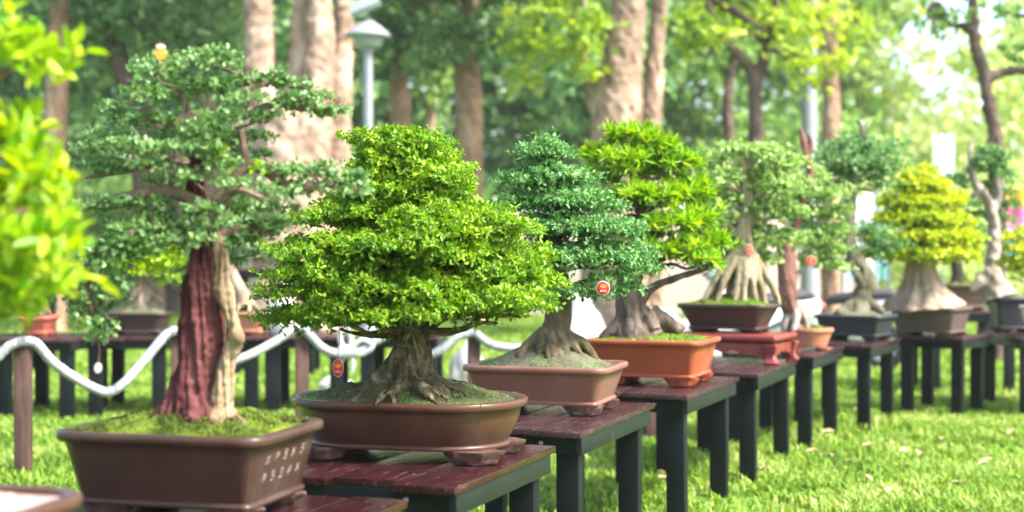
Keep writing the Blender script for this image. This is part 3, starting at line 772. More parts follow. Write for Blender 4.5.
# 4 -- blue green cone on the pink brown pot
d = 5.75; C = (0.14, 5.75)
b = bonsai('blue green conical bonsai with small glossy leaves in a pink brown rectangular pot', C)
po, zr = pot(b, C, R(-17), 0.60, 0.45, 0.152, TH, M['pot_pink'], corner=0.02, taper=0.036, lip=0.020, foot=0.042, foot_mat=M['foot'], foot_w=0.13, soil_mat=M['soil_grey'], mound=0.075, lump=0.012)
moss(b, C, R(-17), 0.27, 0.2, zr - 0.008, 0.075, 5000, M['lv_mid'], 0.007, 0.0025)
tr = [T([(556, 366, 0, 27), (554, 348, 0, 18), (556, 328, 0, 14), (560, 300, 0, 12), (556, 265, 0, 10), (552, 225, 0, 8), (548, 180, 0, 5), (545, 148, 0, 2.5)], d)]
tr += [T([(545, 330, -.02, 7), (541, 342, -.05, 6), (540, 360, -.09, 5), (543, 372, -.12, 3)], d), T([(560, 332, -.02, 6), (572, 342, -.05, 5.5), (578, 358, -.08, 4)], d),
       T([(565, 335, -.01, 7), (582, 343, -.02, 6), (590, 352, -.03, 5), (596, 360, -.05, 3)], d), T([(540, 335, -.01, 6), (527, 344, -.03, 5), (519, 356, -.07, 4), (522, 366, -.1, 3)], d),
       T([(550, 335, -.05, 5), (553, 350, -.1, 5), (556, 366, -.14, 3)], d), T([(560, 335, -.05, 5), (566, 350, -.1, 5), (567, 366, -.14, 3)], d)]
tr += roots((0.18, 5.75), 0.06, 9, 0.08, 0.03, zr + 0.055, 0.018, up=0.03)
tiers4 = [(143, 12, 15, 9, 1), (158, 30, 20, 11, 5), (182, 54, 26, 11, 6), (206, 68, 29, 11, 7), (232, 80, 31, 12, 8), (258, 88, 31, 11, 8)]
pads = []
cx4 = dict(zip([t[0] for t in tiers4], (545, 546, 549, 558, 565, 567)))
for t in tiers4: pads += tier_pads(cx4[t[0]], d, [t], 0.8, 0.16)
pads += px_pads([(622, 228, 24, 9, -.05), (634, 252, 24, 10, -.05), (640, 272, 22, 9, -.08), (612, 280, 26, 9, -.12), (600, 296, 22, 8, -.12), (575, 292, 24, 8, -.15), (628, 290, 18, 6, 0)], d)
thin = [limb(Vector((W(557, 300, d).x, d, max(zr + 0.2, c.z - 0.05))), Vector(c) - Vector((0, 0, r[2] * 0.6)), 0.013, 0.004, 0.01, 0.06) for c, r in pads[::2]]
trunk_part(b, tr, M['bark_root'], 0.006, rough=0.007, ridge=0.006, thin=thin)
link('foliage', pad_leaves([(c, (r[0] * .97, r[1] * .97, r[2] * 1.0)) for c, r in pads], 0.0185, 0.009, 2000, per=4, lump=0.4, up=0.6, shell=(0.6, 1.1), under=0.15), M['lv_blue'], b)

# 5 -- spiky vivid crown on the orange pot
d = 6.94; C = (0.693, 6.94)
b = bonsai('vivid green spiky leaved bonsai with a grey flared trunk in a bright orange pot', C)
po, zr = pot(b, C, R(-21), 0.575, 0.50, 0.178, TH, M['pot_orange'], corner=0.015, taper=0.032, lip=0.022, foot=0.045, foot_w=0.13, soil_mat=M['soil'], mound=0.03, lump=0.015)
moss(b, C, R(-21), 0.26, 0.22, zr - 0.006, 0.03, 4000, M['lv_spike'], 0.010, 0.004)
tr = [T([(640, 338, 0, 30), (636, 324, 0, 23), (632, 308, 0, 16), (628, 290, 0, 13), (632, 262, 0, 11), (642, 235, .02, 8), (640, 200, .02, 6), (634, 165, .02, 4), (632, 138, .02, 2)], d),
      T([(650, 312, -.02, 11), (664, 322, -.04, 10), (682, 332, -.06, 6)], d), T([(640, 300, -.02, 7), (656, 286, -.04, 4.6), (680, 277, -.06, 3.6), (704, 268, -.08, 2.8), (718, 254, -.08, 1.5)], d),
      T([(626, 318, 0, 10), (612, 330, -.03, 7), (600, 338, -.05, 4)], d), T([(646, 318, -.06, 10), (654, 332, -.10, 7)], d)]
pads = px_pads([(632, 140, 28, 14, 0), (605, 158, 24, 12, .05), (655, 150, 26, 13, -.05), (625, 162, 30, 12, -.08), (676, 168, 26, 14, 0), (650, 175, 28, 12, .1), (600, 182, 24, 9, 0), (690, 195, 26, 14, .05), (665, 200, 26, 11, -.1),
                (635, 196, 24, 10, -.12), (612, 206, 24, 10, -.05), (700, 222, 26, 13, 0), (672, 226, 28, 11, -.12), (645, 232, 24, 10, .1), (712, 245, 22, 11, 0), (685, 252, 26, 11, -.08), (655, 254, 26, 10, -.1), (625, 235, 20, 9, .1),
                (640, 270, 22, 9, .1), (700, 262, 24, 8, -.08), (615, 255, 18, 8, .1)], d)
thin = [limb(Vector((W(638, 240, d).x, d, max(zr + 0.22, c.z - 0.06))), Vector(c) - Vector((0, 0, r[2] * 0.4)), 0.014, 0.005, 0.0, 0.06) for c, r in pads]
trunk_part(b, tr, M['bark_grey'], 0.006, rough=0.008, ridge=0.012, thin=thin)
link('foliage', pad_leaves([(c, (r[0] * .98, r[1] * .98, r[2] * .95)) for c, r in pads], 0.070, 0.010, 290, kind='spike', per=17, lump=0.3, up=0.9, shell=(0.5, 1.0), under=0.1), M['lv_spike'], b)

# stand and 6
def carved_stand(c, rotz, Lx, Sy, h, z):
    t = thing('carved_stand', 'low red lacquered carved stand under the umber pot', 'plant stand', (c[0], c[1], z), rotz)
    a, b_ = Lx / 2, Sy / 2
    mb = MB()
    mb.rings([rrect(a - 0.01 + o, b_ - 0.01 + o, 0.012, h - 0.036 + zz, 4) for o, zz in ((-0.02, -0.012), (-0.012, -0.006), (-0.004, 0), (0.006, 0.004), (0.010, 0.012), (0.010, 0.026), (0.006, 0.034), (0, 0.036))])
    link('stand_top', mb.mesh(angle=35), M['stand'], t, world=False)
    hh = h - 0.05
    for (fx, fy, ln, rz) in ((0, -1, 2 * a - 0.06, 0), (0, 1, 2 * a - 0.06, 0), (1, 0, 2 * b_ - 0.06, 1), (-1, 0, 2 * b_ - 0.06, 1)):
        # a scalloped apron with a notch cut in its lower edge
        mb = MB(); n = 36
        top, bot = [], []
        for k in range(n + 1):
            s = -ln / 2 + ln * k / n
            e = abs(2 * k / n - 1)
            dip = 0.050 + 0.052 * e ** 2.5 + 0.008 * math.cos(5 * math.pi * e)
            top.append((s, hh)); bot.append((s, hh - dip))
        ring_f, ring_b = [], []
        pts = top + list(reversed(bot))
        def P(s, z2, off): 
            return Vector((s, fy * (b_ - 0.028) + off, z2)) if rz == 0 else Vector((fx * (a - 0.028) + off, s, z2))
        for k in range(n):
            for off in (-0.007, 0.007):
                q = [P(*top[k], off), P(*top[k + 1], off), P(*bot[k + 1], off), P(*bot[k], off)]
                mb.bm.faces.new([mb.bm.verts.new(v) for v in q])
            q = [P(*bot[k], -0.007), P(*bot[k + 1], -0.007), P(*bot[k + 1], 0.007), P(*bot[k], 0.007)]
            mb.bm.faces.new([mb.bm.verts.new(v) for v in q])
        bmesh.ops.remove_doubles(mb.bm, verts=mb.bm.verts, dist=1e-5)
        link('carved_apron', mb.mesh(angle=40), M['stand'], t, world=False)
    for sx in (-1, 1):
        for sy in (-1, 1):
            mb = MB(); rings = []
            for tt, w, o in ((0, 0.066, 0.006), (0.10, 0.074, 0.010), (0.22, 0.056, 0.004), (0.45, 0.056, -0.004), (0.7, 0.068, 0.0), (0.9, 0.078, 0.003), (1, 0.078, 0.001)):
                x, y = sx * (a - 0.034 + o), sy * (b_ - 0.034 + o)
                rings.append([p + Vector((x, y, 0)) for p in rrect(w / 2, w / 2, 0.008, hh * tt, 4)])
            mb.rings(rings)
            link('leg', mb.mesh(angle=40), M['stand'], t, world=False)
    return t
carved_stand((1.307, 8.345), R(-28), 0.63, 0.44, 0.166, TH)
d = 8.388; C = (1.281, 8.388); SZ = TH + 0.166
b = bonsai('pale green bonsai on bare stilt roots in an umber tray raised on the red stand', C, SZ)
po, zr = pot(b, C, R(-29), 0.56, 0.36, 0.148, SZ, M['pot_umber'], corner=0.015, taper=0.055, lip=0.018, foot=0.022, foot_w=0.12, soil_mat=M['soil_green'], mound=0.05, lump=0.015)
moss(b, C, R(-29), 0.25, 0.15, zr - 0.008, 0.05, 4000, M['lv_lime'], 0.011, 0.004)
tr = [T([(745, 268, 0, 7), (746, 250, 0, 9), (743, 232, 0, 8), (748, 205, 0, 6), (742, 175, 0, 4), (745, 150, 0, 2)], d), T([(743, 240, 0, 6), (728, 225, .03, 4), (716, 200, .05, 2.5)], d)]
for x0, x1, dz in ((738, 702, .0), (740, 716, -.06), (742, 726, .05), (744, 735, -.1), (746, 744, -.12), (747, 756, -.08), (749, 766, -.04), (750, 780, .02), (748, 762, .08), (741, 708, .09), (745, 748, .1)):
    tr.append(T([(x0, 250, 0, 4.5), (x0 + (x1 - x0) * .35, 266, dz * .4, 4.2), (x0 + (x1 - x0) * .7, 284, dz * .8, 3.6), (x1, 306, dz, 2.6)], d))
pads = px_pads([(712, 160, 18, 10, 0), (735, 152, 22, 10, .05), (762, 154, 24, 11, -.05), (785, 166, 22, 11, .05), (722, 180, 26, 12, -.06), (755, 178, 28, 12, .08), (700, 198, 20, 10, 0), (778, 190, 26, 12, -.05), (738, 202, 28, 12, .1), (765, 212, 28, 11, .0),
                (715, 222, 24, 10, .05), (745, 228, 26, 10, .1), (788, 214, 22, 10, .05), (728, 246, 24, 9, .06), (770, 240, 26, 9, .06), (705, 250, 18, 8, .05), (756, 260, 24, 7, .12), (790, 236, 18, 8, .1)], d)
thin = [limb(Vector((W(745, 225, d).x, d, max(zr + .3, c.z - 0.08))), Vector(c), 0.014, 0.005, 0, 0.06) for c, r in pads]
trunk_part(b, tr, M['bark_stilt'], 0.008, rough=0.006, ridge=0.004, thin=thin)
link('foliage', pad_leaves(pads, 0.030, 0.017, 900, per=4, lump=0.4, up=0.55, shell=(0.45, 1.1), under=0.3), M['lv_pale'], b)

# 7 -- brown stump with a dead spike, small terracotta pot
d = 9.25; C = (1.93, 9.25)
b = bonsai('leaning brown trunked bonsai with a bleached dead spike in a small round terracotta pot', C)
po, zr = pot(b, C, 0, 0.32, 0.32, 0.125, TH, M['pot_terra'], corner=0.158, taper=0.03, lip=0.012, foot=0.02, foot_w=0.06, soil_mat=M['soil_green'], mound=0.03, moulding=False)
tr = [T([(797, 330, 0, 16), (792, 314, 0, 9), (788, 300, -.08, 9), (787, 270, -.10, 9.5), (786, 250, -.10, 9.5), (787, 236, -.10, 10), (788, 230, -.10, 8)], d),
      T([(787, 245, .02, 6), (796, 225, .04, 5), (803, 200, .03, 4.5), (810, 178, 0, 4), (808, 160, -.02, 4), (803, 142, -.02, 3.5), (800, 126, -.02, 1.6)], d),
      T([(807, 158, -.02, 3.2), (811, 146, -.03, 2.5), (809, 134, -.03, 1.3)], d)]
trunk_part(b, tr, M['bark_brown'], 0.008, rough=0.006, ridge=0.008)
rt = [T([(794, 305, -.02, 5), (787, 316, -.05, 4.5), (783, 332, -.06, 3)], d), T([(796, 305, -.02, 5), (804, 315, -.06, 4), (808, 330, -.08, 3)], d), T([(793, 300, -.04, 4), (796, 318, -.08, 4.5), (794, 332, -.1, 3)], d)]
trunk_part(b, rt, M['deadwood'], 0.008, rough=0.006, ridge=0.004, name='bleached_root')
pads = px_pads([(812, 180, 20, 10, .08), (798, 198, 22, 10, .06), (826, 196, 22, 10, 0), (812, 214, 24, 10, .1), (838, 214, 16, 8, 0), (795, 222, 18, 8, .12), (828, 232, 20, 8, .06), (808, 243, 26, 8, .1), (834, 250, 18, 7, .05), (768, 246, 16, 7, .15), (816, 262, 22, 7, .12), (836, 268, 14, 6, .1)], d)
link('foliage', pad_leaves(pads, 0.032, 0.018, 800, per=4, lump=0.4, up=0.55, shell=(0.45, 1.1), under=0.3), M['lv_pale'], b)

# 8 -- twisted olive trunk, slate pot
d = 10.32; C = (2.496, 10.32)
b = bonsai('tall bonsai with a twisted olive trunk and flat dark green top in a slate pot', C)
po, zr = pot(b, C, R(-33), 0.51, 0.44, 0.150, TH, M['pot_slate'], corner=0.015, taper=0.03, lip=0.02, foot=0.035, foot_w=0.11, soil_mat=M['soil_grey'], mound=0.04)
tr = [T([(856, 316, 0, 20), (860, 300, 0, 10), (867, 285, 0, 9), (862, 270, 0, 9), (853, 255, 0, 8), (848, 238, 0, 7.5), (849, 215, 0, 7), (853, 190, 0, 6), (856, 165, 0, 5), (860, 140, 0, 3)], d),
      T([(858, 300, 0, 6), (848, 306, -.05, 5), (836, 314, -.08, 3)], d), T([(864, 298, 0, 6), (874, 305, -.04, 5), (884, 314, -.06, 3)], d), T([(868, 292, -.03, 4), (858, 278, -.05, 4), (850, 262, -.03, 4)], d)]
dw = T([(861, 150, 0, 3), (863, 135, -.02, 3.4), (860, 120, -.02, 2)], d); dw2 = T([(863, 138, -.02, 2.4), (867, 128, -.03, 2), (868, 120, -.03, 1.2)], d)
pads = px_pads([(856, 146, 24, 9, 0), (835, 156, 22, 9, .05), (878, 154, 22, 9, 0), (856, 164, 26, 9, -.1), (890, 168, 16, 8, .05), (820, 166, 14, 7, .05), (842, 174, 20, 8, .1), (872, 176, 20, 8, .08), (882, 186, 12, 6, .05), (832, 186, 14, 6, .05),
                (832, 232, 20, 7, .06), (815, 238, 14, 6, .08), (872, 234, 20, 7, .05), (888, 244, 14, 6, .05), (826, 254, 18, 6, .1), (878, 252, 18, 6, .08)], d)
thin = [limb(Vector((W(851, 200, d).x, d, c.z - 0.06)), Vector(c), 0.016, 0.006, 0, 0.05) for c, r in pads]
trunk_part(b, tr, M['bark_olive'], 0.008, rough=0.010, ridge=0.008, thin=thin)
trunk_part(b, [dw, dw2], M['deadwood'], 0.008, rough=0.003, ridge=0.002, name='bleached_tip')
link('foliage', pad_leaves([(c, (r[0] * 1.15, r[1] * 1.15, r[2] * 1.15)) for c, r in pads], 0.030, 0.017, 800, per=4, lump=0.55, up=0.55, shell=(0.3, 1.3), under=0.35), M['lv_mid'], b)

# 9 -- yellow tiers
d = 10.84; C = (3.19, 10.84)
b = bonsai('yellow lime tiered bonsai with a wide fluted pale trunk in a mauve brown pot', C)
po, zr = pot(b, C, R(-38), 0.55, 0.42, 0.19, TH, M['pot_mauve'], corner=0.015, taper=0.04, lip=0.02, foot=0.03, foot_w=0.12, soil_mat=M['soil_grey'], mound=0.03)
tr = [T([(924, 308, 0, 42), (923, 296, 0, 28), (922, 282, 0, 18), (921, 266, 0, 14), (921, 245, 0, 11), (920, 215, 0, 7), (920, 185, 0, 3)], d)]
tr += roots((W(924, 300, d).x, d), 0.20, 9, 0.10, 0.03, zr + 0.03, 0.035, up=0.02, sy=0.7)
pads = []
for t in [(175, 18, 18, 9, 1), (187, 30, 18, 8, 5), (203, 42, 22, 8, 6), (221, 52, 24, 8, 7), (240, 62, 26, 8, 8), (254, 62, 24, 7, 8)]: pads += tier_pads(922, d, [t], 0.85, 0.12)
trunk_part(b, tr, M['bark_pale'], 0.010, rough=0.012, ridge=0.03, ridges=7, twist=0.3)
link('foliage', pad_leaves(pads, 0.032, 0.02, 950, per=4, lump=0.25, up=0.6, under=0.2), M['lv_yellow'], b)

# 10, 11, 12 -- the far end
d = 11.3; C = (3.98, 11.3)
b = bonsai('thin bonsai with a bleached trunk and one round green tuft in a tall slate pot', C)
po, zr = pot(b, C, 0, 0.37, 0.28, 0.245, TH, M['pot_slate'], corner=0.015, taper=0.03, lip=0.02, foot=0.03, foot_w=0.09, soil_mat=M['soil_grey'], mound=0.03, nfeet=4)
tr = [T([(998, 296, 0, 20), (994, 280, 0, 10), (992, 262, 0, 7), (994, 240, 0, 6), (993, 215, 0, 5.5), (984, 195, 0, 5), (974, 180, 0, 4), (970, 160, 0, 2.5), (972, 140, 0, 1.5)], d), T([(994, 210, 0, 4), (1000, 195, 0, 3.5), (994, 175, 0, 2.5)], d),
      T([(980, 192, 0, 4), (962, 198, .04, 3.5), (950, 190, .05, 2)], d), T([(992, 270, 0, 8), (978, 284, -.03, 5), (972, 292, -.04, 3)], d)]
trunk_part(b, tr, M['deadwood'], 0.008, rough=0.012, ridge=0.006)
pads = px_pads([(990, 156, 14, 11, 0), (1000, 160, 10, 8, .05), (982, 162, 10, 8, -.04), (1004, 178, 12, 8, 0), (996, 172, 10, 6, .05), (955, 184, 14, 9, .05), (964, 206, 16, 9, .03), (975, 172, 10, 7, .05), (985, 188, 12, 6, .1), (945, 200, 10, 6, .05), (978, 218, 12, 6, .1), (1012, 206, 10, 6, .1), (1008, 195, 8, 6, 0), (1005, 222, 10, 6, .05)], d)
link('foliage', pad_leaves(pads, 0.026, 0.015, 1500, per=4, lump=0.2), M['lv_mid'], b)
d = 12.5; C = (3.97, 12.5)
b = bonsai('dark stemmed bonsai half hidden behind the yellow one, in an olive brown pot', C, 0.72)
po, zr = pot(b, C, 0, 0.40, 0.30, 0.20, 0.72, M['pot_olive'], corner=0.015, foot=0.03, soil_mat=M['soil_green'], mound=0.04, foot_w=0.1)
trunk_part(b, [T([(958, 288, 0, 10), (958, 275, 0, 6), (956, 255, 0, 5), (960, 235, 0, 4), (968, 215, 0, 2)], d)], M['bark_dark'], 0.01)
link('foliage', pad_leaves(px_pads([(962, 228, 20, 9, .05), (950, 240, 16, 7, .05), (978, 238, 14, 8, .05), (966, 248, 16, 6, .1)], d), 0.032, 0.018, 900, per=4), M['lv_mid'], b)
d = 10.78; C = (4.02, 10.75)
b = bonsai('small yellow green bonsai in a rounded white pot at the right edge', C)
po, zr = pot(b, C, 0, 0.36, 0.26, 0.21, TH, M['pot_white'], corner=0.12, foot=0.02, taper=0.05, soil_mat=M['soil_green'], mound=0.03, moulding=False, foot_w=0.07, bulge=0.01)
trunk_part(b, [T([(1042, 308, 0, 9), (1038, 290, 0, 6), (1034, 270, 0, 5), (1038, 245, 0, 4), (1032, 228, 0, 2)], d)], M['bark_grey'], 0.008)
link('foliage', pad_leaves(px_pads([(1016, 240, 14, 7, 0), (1034, 236, 16, 8, .05), (1022, 252, 18, 7, -.05), (1012, 264, 14, 6, 0), (1040, 256, 18, 8, 0), (1026, 270, 16, 6, .05), (1056, 246, 16, 8, 0)], d), 0.032, 0.02, 950, per=4), M['lv_yellow'], b)

# ------------------------------------------------------------------ second row on the left
G2 = 'plank tables of the row behind the rope'
B2 = 'bonsai trees of the row behind the rope'
for px, lab, dd, an in ((-50, 'plank table of the back row at the far left edge', 10.2, 0), (28, 'back row plank table under the brick red pot', 10.3, 4), (124, 'back row plank table under the dark brown pot with a mossy mound', 10.5, -2),
                        (216, 'back row plank table seen behind the maroon trunk', 10.55, 3), (304, 'back row plank table right of the terracotta tray, beside a rope post', 10.6, -3), (396, 'back row plank table hidden behind the lime dome', 10.6, 2)):
    w = 0.64
    table(lab, ((px - CX) / F * dd + w / 2, dd), an, w, 0.92, plank_mat=M['plank_far'], group=G2, bolts=False, legw=0.095, nplank=4)
def back_bonsai(label, px, d, potw, poth, mat, sm, z=TH, mound=0.03, trunk=None, tmat='bark_pale', pads=None, lm='lv_mid', corner=0.02, deep=0.3, group=B2, dens=900):
    c = ((px - CX) / F * d, d)
    b = bonsai(label, c, z, group)
    po, zr = pot(b, c, 0, potw, deep, poth, z, mat, corner=corner, foot=0.025, soil_mat=sm, mound=mound, foot_w=0.09)
    thin = []
    wp = px_pads(pads, d)
    top = T(trunk, d)
    for q, r in wp: thin.append(limb(Vector((top[0][-1].x, d, min(top[0][-1].z, q.z - 0.03))), Vector(q), 0.014, 0.006, 0, 0.06))
    trunk_part(b, [top] + roots((top[0][0].x, d), top[1][0] * .8, 6, 0.06, 0.02, zr + mound * .7, 0.02), M[tmat], 0.01, thin=thin)
    link('foliage', pad_leaves(wp, 0.036, 0.02, dens, per=4, lump=0.35), M[lm], b)
back_bonsai('small green bonsai in a brick red pot behind the left rope post', 39, 10.75, 0.26, 0.13, M['pot_brick'], M['soil'], trunk=[(40, 318, 0, 8), (38, 290, 0, 5), (44, 262, 0, 3)], tmat='bark_brown',
            pads=[(30, 268, 24, 9, 0), (52, 258, 22, 9, .05), (40, 246, 20, 8, 0), (20, 285, 16, 7, 0)], lm='lv_mid')
back_bonsai('lime bonsai with a thick pale trunk on a mossy mound in a dark brown pot', 137, 10.95, 0.53, 0.15, M['pot_umber'], M['soil_grey'], mound=0.13,
            trunk=[(140, 312, 0, 18), (139, 298, 0, 11), (137, 280, 0, 9), (140, 258, 0, 6), (142, 235, 0, 3)], pads=[(140, 262, 22, 9, -.1), (158, 268, 22, 9, -.1), (165, 252, 18, 9, 0), (135, 244, 22, 9, 0), (115, 262, 20, 8, 0), (170, 280, 12, 5, -.1), (150, 228, 20, 9, .05)], lm='lv_lime', corner=0.05, deep=0.36)
back_bonsai('dark bonsai with a leaning pale trunk in a terracotta tray behind the maroon trunk', 250, 10.95, 0.30, 0.15, M['pot_terra'], M['soil'],
            trunk=[(246, 306, 0, 10), (242, 294, 0, 7), (234, 278, 0, 6), (226, 260, 0, 5), (230, 240, 0, 3)], pads=[(222, 250, 20, 9, 0), (240, 240, 20, 9, 0), (205, 262, 18, 8, 0), (232, 222, 18, 9, 0)], lm='lv_dark')
# tall benches further back
G3 = 'tall dark benches behind the back row'
table('tall dark bench at mid distance holding a pale pink tray', ((316 - CX) / F * 13.9, 13.9), 0, 0.92, 0.7, h=1.06, plank_mat=M['plank_far'], group=G3, bolts=False, legw=0.11, nplank=4)
table('tall dark bench seen through the leaves at the left edge', ((40 - CX) / F * 14.2, 14.2), 0, 0.95, 0.7, h=1.32, plank_mat=M['plank_far'], group=G3, bolts=False, legw=0.11, nplank=4)
back_bonsai('loose green bonsai in a pale pink tray on the tall bench', 272, 14.2, 0.44, 0.11, M['pot_sand'], M['soil'], z=1.06,
            trunk=[(270, 252, 0, 9), (268, 238, 0, 6), (274, 215, 0, 4), (270, 195, 0, 2)], pads=[(255, 215, 18, 7, 0), (285, 222, 16, 7, 0), (272, 198, 18, 8, 0)], lm='lv_mid', group='bonsai trees on the tall benches')

# ------------------------------------------------------------------ rope fence
def fence_post(label, px, pyt, pyb_d):
    d = pyb_d; x = (px - CX) / F * d; h = H - (pyt - HY) / F * d
    t = thing('fence_post', label, 'post', (x, d, 0), random.uniform(-.3, .3), 'brown wooden posts of the rope fence')
    mb = MB(); mb.box((0, 0, h / 2 - 0.03), (0.08, 0.08, h + 0.06), bevel=0.006)
    link('post_shaft', mb.mesh(angle=30), M['post'], t, world=False)
    return Vector((x, d, h))
pa = fence_post('brown wooden fence post at the left, in front of the brick red pot', 23, 343, 7.8)
pb = fence_post('brown wooden fence post half hidden behind the maroon trunk', 178, 333, 8.5)
pc = fence_post('brown wooden fence post between the maroon trunk and the lime dome', 302, 331, 8.9)
pd = fence_post('brown wooden fence post seen right of the lime dome trunk', 474, 336, 9.2)
pe = fence_post('brown wooden fence post under the tables, between two black legs', 650, 336, 9.3)
def rope_path(label, pts, d0, d1, group='white ropes slung between the fence posts'):
    n = len(pts); W_ = []
    x0, x1 = pts[0][0], pts[-1][0]
    for x, y in pts:
        dd = d0 + (d1 - d0) * (x - x0) / (x1 - x0)
        W_.append(W(x, y, dd))
    P, Q = smooth_path(W_, [0.031] * n, 3)
    P2, Q2 = smooth_path(P, Q, 8)
    mb = MB(); rings = []
    for i, p in enumerate(P2):
        t = (P2[min(i + 1, len(P2) - 1)] - P2[max(i - 1, 0)]).normalized()
        a = t.cross(Vector((0, 1, 0))).normalized(); b2 = t.cross(a); ph = i * 0.8
        rings.append([p + (a * math.cos(q) + b2 * math.sin(q)) * (0.026 * (1 + 0.22 * math.cos(3 * (q - ph)))) for q in (2 * math.pi * k / 12 for k in range(12))])
    mb.rings(rings)
    tag(link('rope', mb.mesh(angle=80), M['rope']), label, 'rope', group)
rope_path('white rope running off the left edge from the first post', [(-90, 372), (-60, 385), (-30, 378), (-8, 362), (8, 347), (22, 341)], 7.5, 7.74)
rope_path('white rope sagging deeply between the first post and the maroon trunk', [(23, 341), (36, 344), (52, 362), (76, 379), (100, 391), (112, 391), (126, 381), (148, 356), (166, 335), (178, 330)], 7.74, 8.44)
rope_path('white rope rising between the tan trunk strip and the third post', [(179, 330), (194, 342), (212, 356), (230, 361), (252, 354), (278, 340), (294, 329), (302, 328)], 8.44, 8.84)
rope_path('white rope with a knotted bow, behind the oval pot', [(303, 328), (312, 338), (324, 349), (340, 354), (358, 352), (380, 339), (398, 334), (416, 346), (430, 354), (444, 348), (460, 336), (474, 333)], 8.84, 9.14)
rope_path('white rope dipping behind the pink brown pot', [(475, 333), (486, 342), (500, 347), (530, 349), (570, 352), (610, 348), (636, 338), (650, 334)], 9.14, 9.24)
rope_path('white rope running on to the right behind the orange pot', [(651, 334), (680, 350), (720, 354), (770, 346), (830, 332)], 9.24, 12.2)
# the bow
t = thing('rope_bow', 'loose white rope bow knotted on the sagging rope', 'rope knot', W(348, 352, 9.0))
mb = MB(); mb.tube([W(338, 349, 8.93), W(346, 352, 8.93), W(356, 350, 8.93)], [0.03, 0.048, 0.03], n=10, sub=4)
link('knot', mb.mesh(), M['rope'], t)
for pts in ([(346, 352), (340, 338), (347, 328), (351, 340), (348, 352)], [(348, 352), (362, 340), (372, 346), (362, 354), (350, 352)]):
    mb = MB(); mb.tube([W(x, y, 8.93) for x, y in pts], [0.02] * 5, n=8, sub=5); link('loop', mb.mesh(), M['rope'], t)
for pts in ([(346, 353), (340, 362), (334, 366)], [(350, 354), (353, 364), (351, 372)]):
    mb = MB(); mb.tube([W(x, y, 8.93) for x, y in pts], [0.02, 0.018, 0.014], n=8, sub=4); link('rope_end', mb.mesh(), M['rope'], t)

# ------------------------------------------------------------------ tags
def plant_tag(label, px, py, d, w, h, top, kind='red'):
    c = W(px, py, d)
    t = thing('plant_tag', label, 'tag', c, 0, 'red tags hung on the bonsai' if kind == 'red' else None)
    def disc(a, b_, y0, y1, mat, name, oz=0.0):
        mb = MB(); n = 28
        mb.rings([[Vector((a * s * math.cos(2 * math.pi * k / n), y, oz + b_ * s * math.sin(2 * math.pi * k / n))) for k in range(n)] for s, y in ((0.96, y1), (1, y1 - 0.0008), (1, y0 + 0.0008), (0.96, y0))])
        link(name, mb.mesh(angle=50), mat, t, world=False)
    if kind == 'red':
        disc(w / 2, h / 2, -0.002, 0.002, M['tagwhite'], 'rim')
        disc(w * 0.45, h * 0.455, -0.0032, -0.0019, M['red'], 'face')
        mb = MB()
        for ang in (-38, 0, 38):
            a = R(ang); dv = Vector((math.sin(a), 0, math.cos(a))); sv = Vector((math.cos(a), 0, -math.sin(a)))
            b0 = Vector((0, 0, -h * 0.02))
            front = [b0 + dv * (h * 0.30 * t) + sv * (w * 0.10 * q) for t, q in ((0, 0), (0.35, 0.8), (0.65, 0.9), (1, 0), (0.65, -0.9), (0.35, -0.8))]
            o = 0.0003 * (ang / 38 + 1)
            mb.rings([[p + Vector((0, -0.0030 - o, 0)) for p in front], [p + Vector((0, -0.0040 - o, 0)) for p in front]])
        link('emblem', mb.mesh(), M['tagorange'], t, world=False)
        mb = MB()
        for k in range(4): mb.box((w * (-0.18 + 0.12 * k), -0.0038, -h * 0.2), (w * 0.07, 0.0014, h * 0.13))
        link('lettering', mb.mesh(), M['tagwhite'], t, world=False)
    elif kind == 'white':
        disc(w / 2, h / 2, -0.003, 0.003, M['tagwhite'], 'face')
    elif kind == 'orange':
        disc(w / 2, h / 2, -0.006, 0.006, M['tagorange'], 'face'); disc(w * 0.42, h * 0.22, -0.0075, 0.0075, M['tagwhite'], 'cap', h * 0.5)
    if top is not None:
        mb = MB(); mb.tube([c + Vector((0, 0, h / 2 - 0.002)), (c + W(*top, d)) / 2 + Vector((0.002, 0, 0)) + Vector((0, 0, h / 4)), W(*top, d)], [0.0012] * 3, n=5, sub=2)
        link('cord', mb.mesh(), M['string'], t)
plant_tag('oval red tag with an orange emblem hanging under the lime dome at its left', 338, 368, 4.42, 0.034, 0.058, (339, 325))
plant_tag('round red tag with a gold emblem hanging below the blue green bonsai', 603, 288, 5.32, 0.052, 0.054, (601, 266))
plant_tag('faded red tag hanging among the stilt roots of the umber pot', 749, 251, 8.25, 0.035, 0.075, (748, 232))
plant_tag('orange red tag hanging between the brown stump and the twisted trunk', 811, 261, 9.15, 0.07, 0.07, (811, 245))
plant_tag('small white drop tag on the drooping branch of the airy bonsai', 98, 368, 3.46, 0.018, 0.026, (99, 344), 'white')
plant_tag('small orange and white tag poking out of the top of the airy bonsai', 161, 54, 3.5, 0.026, 0.034, (163, 72), 'orange')

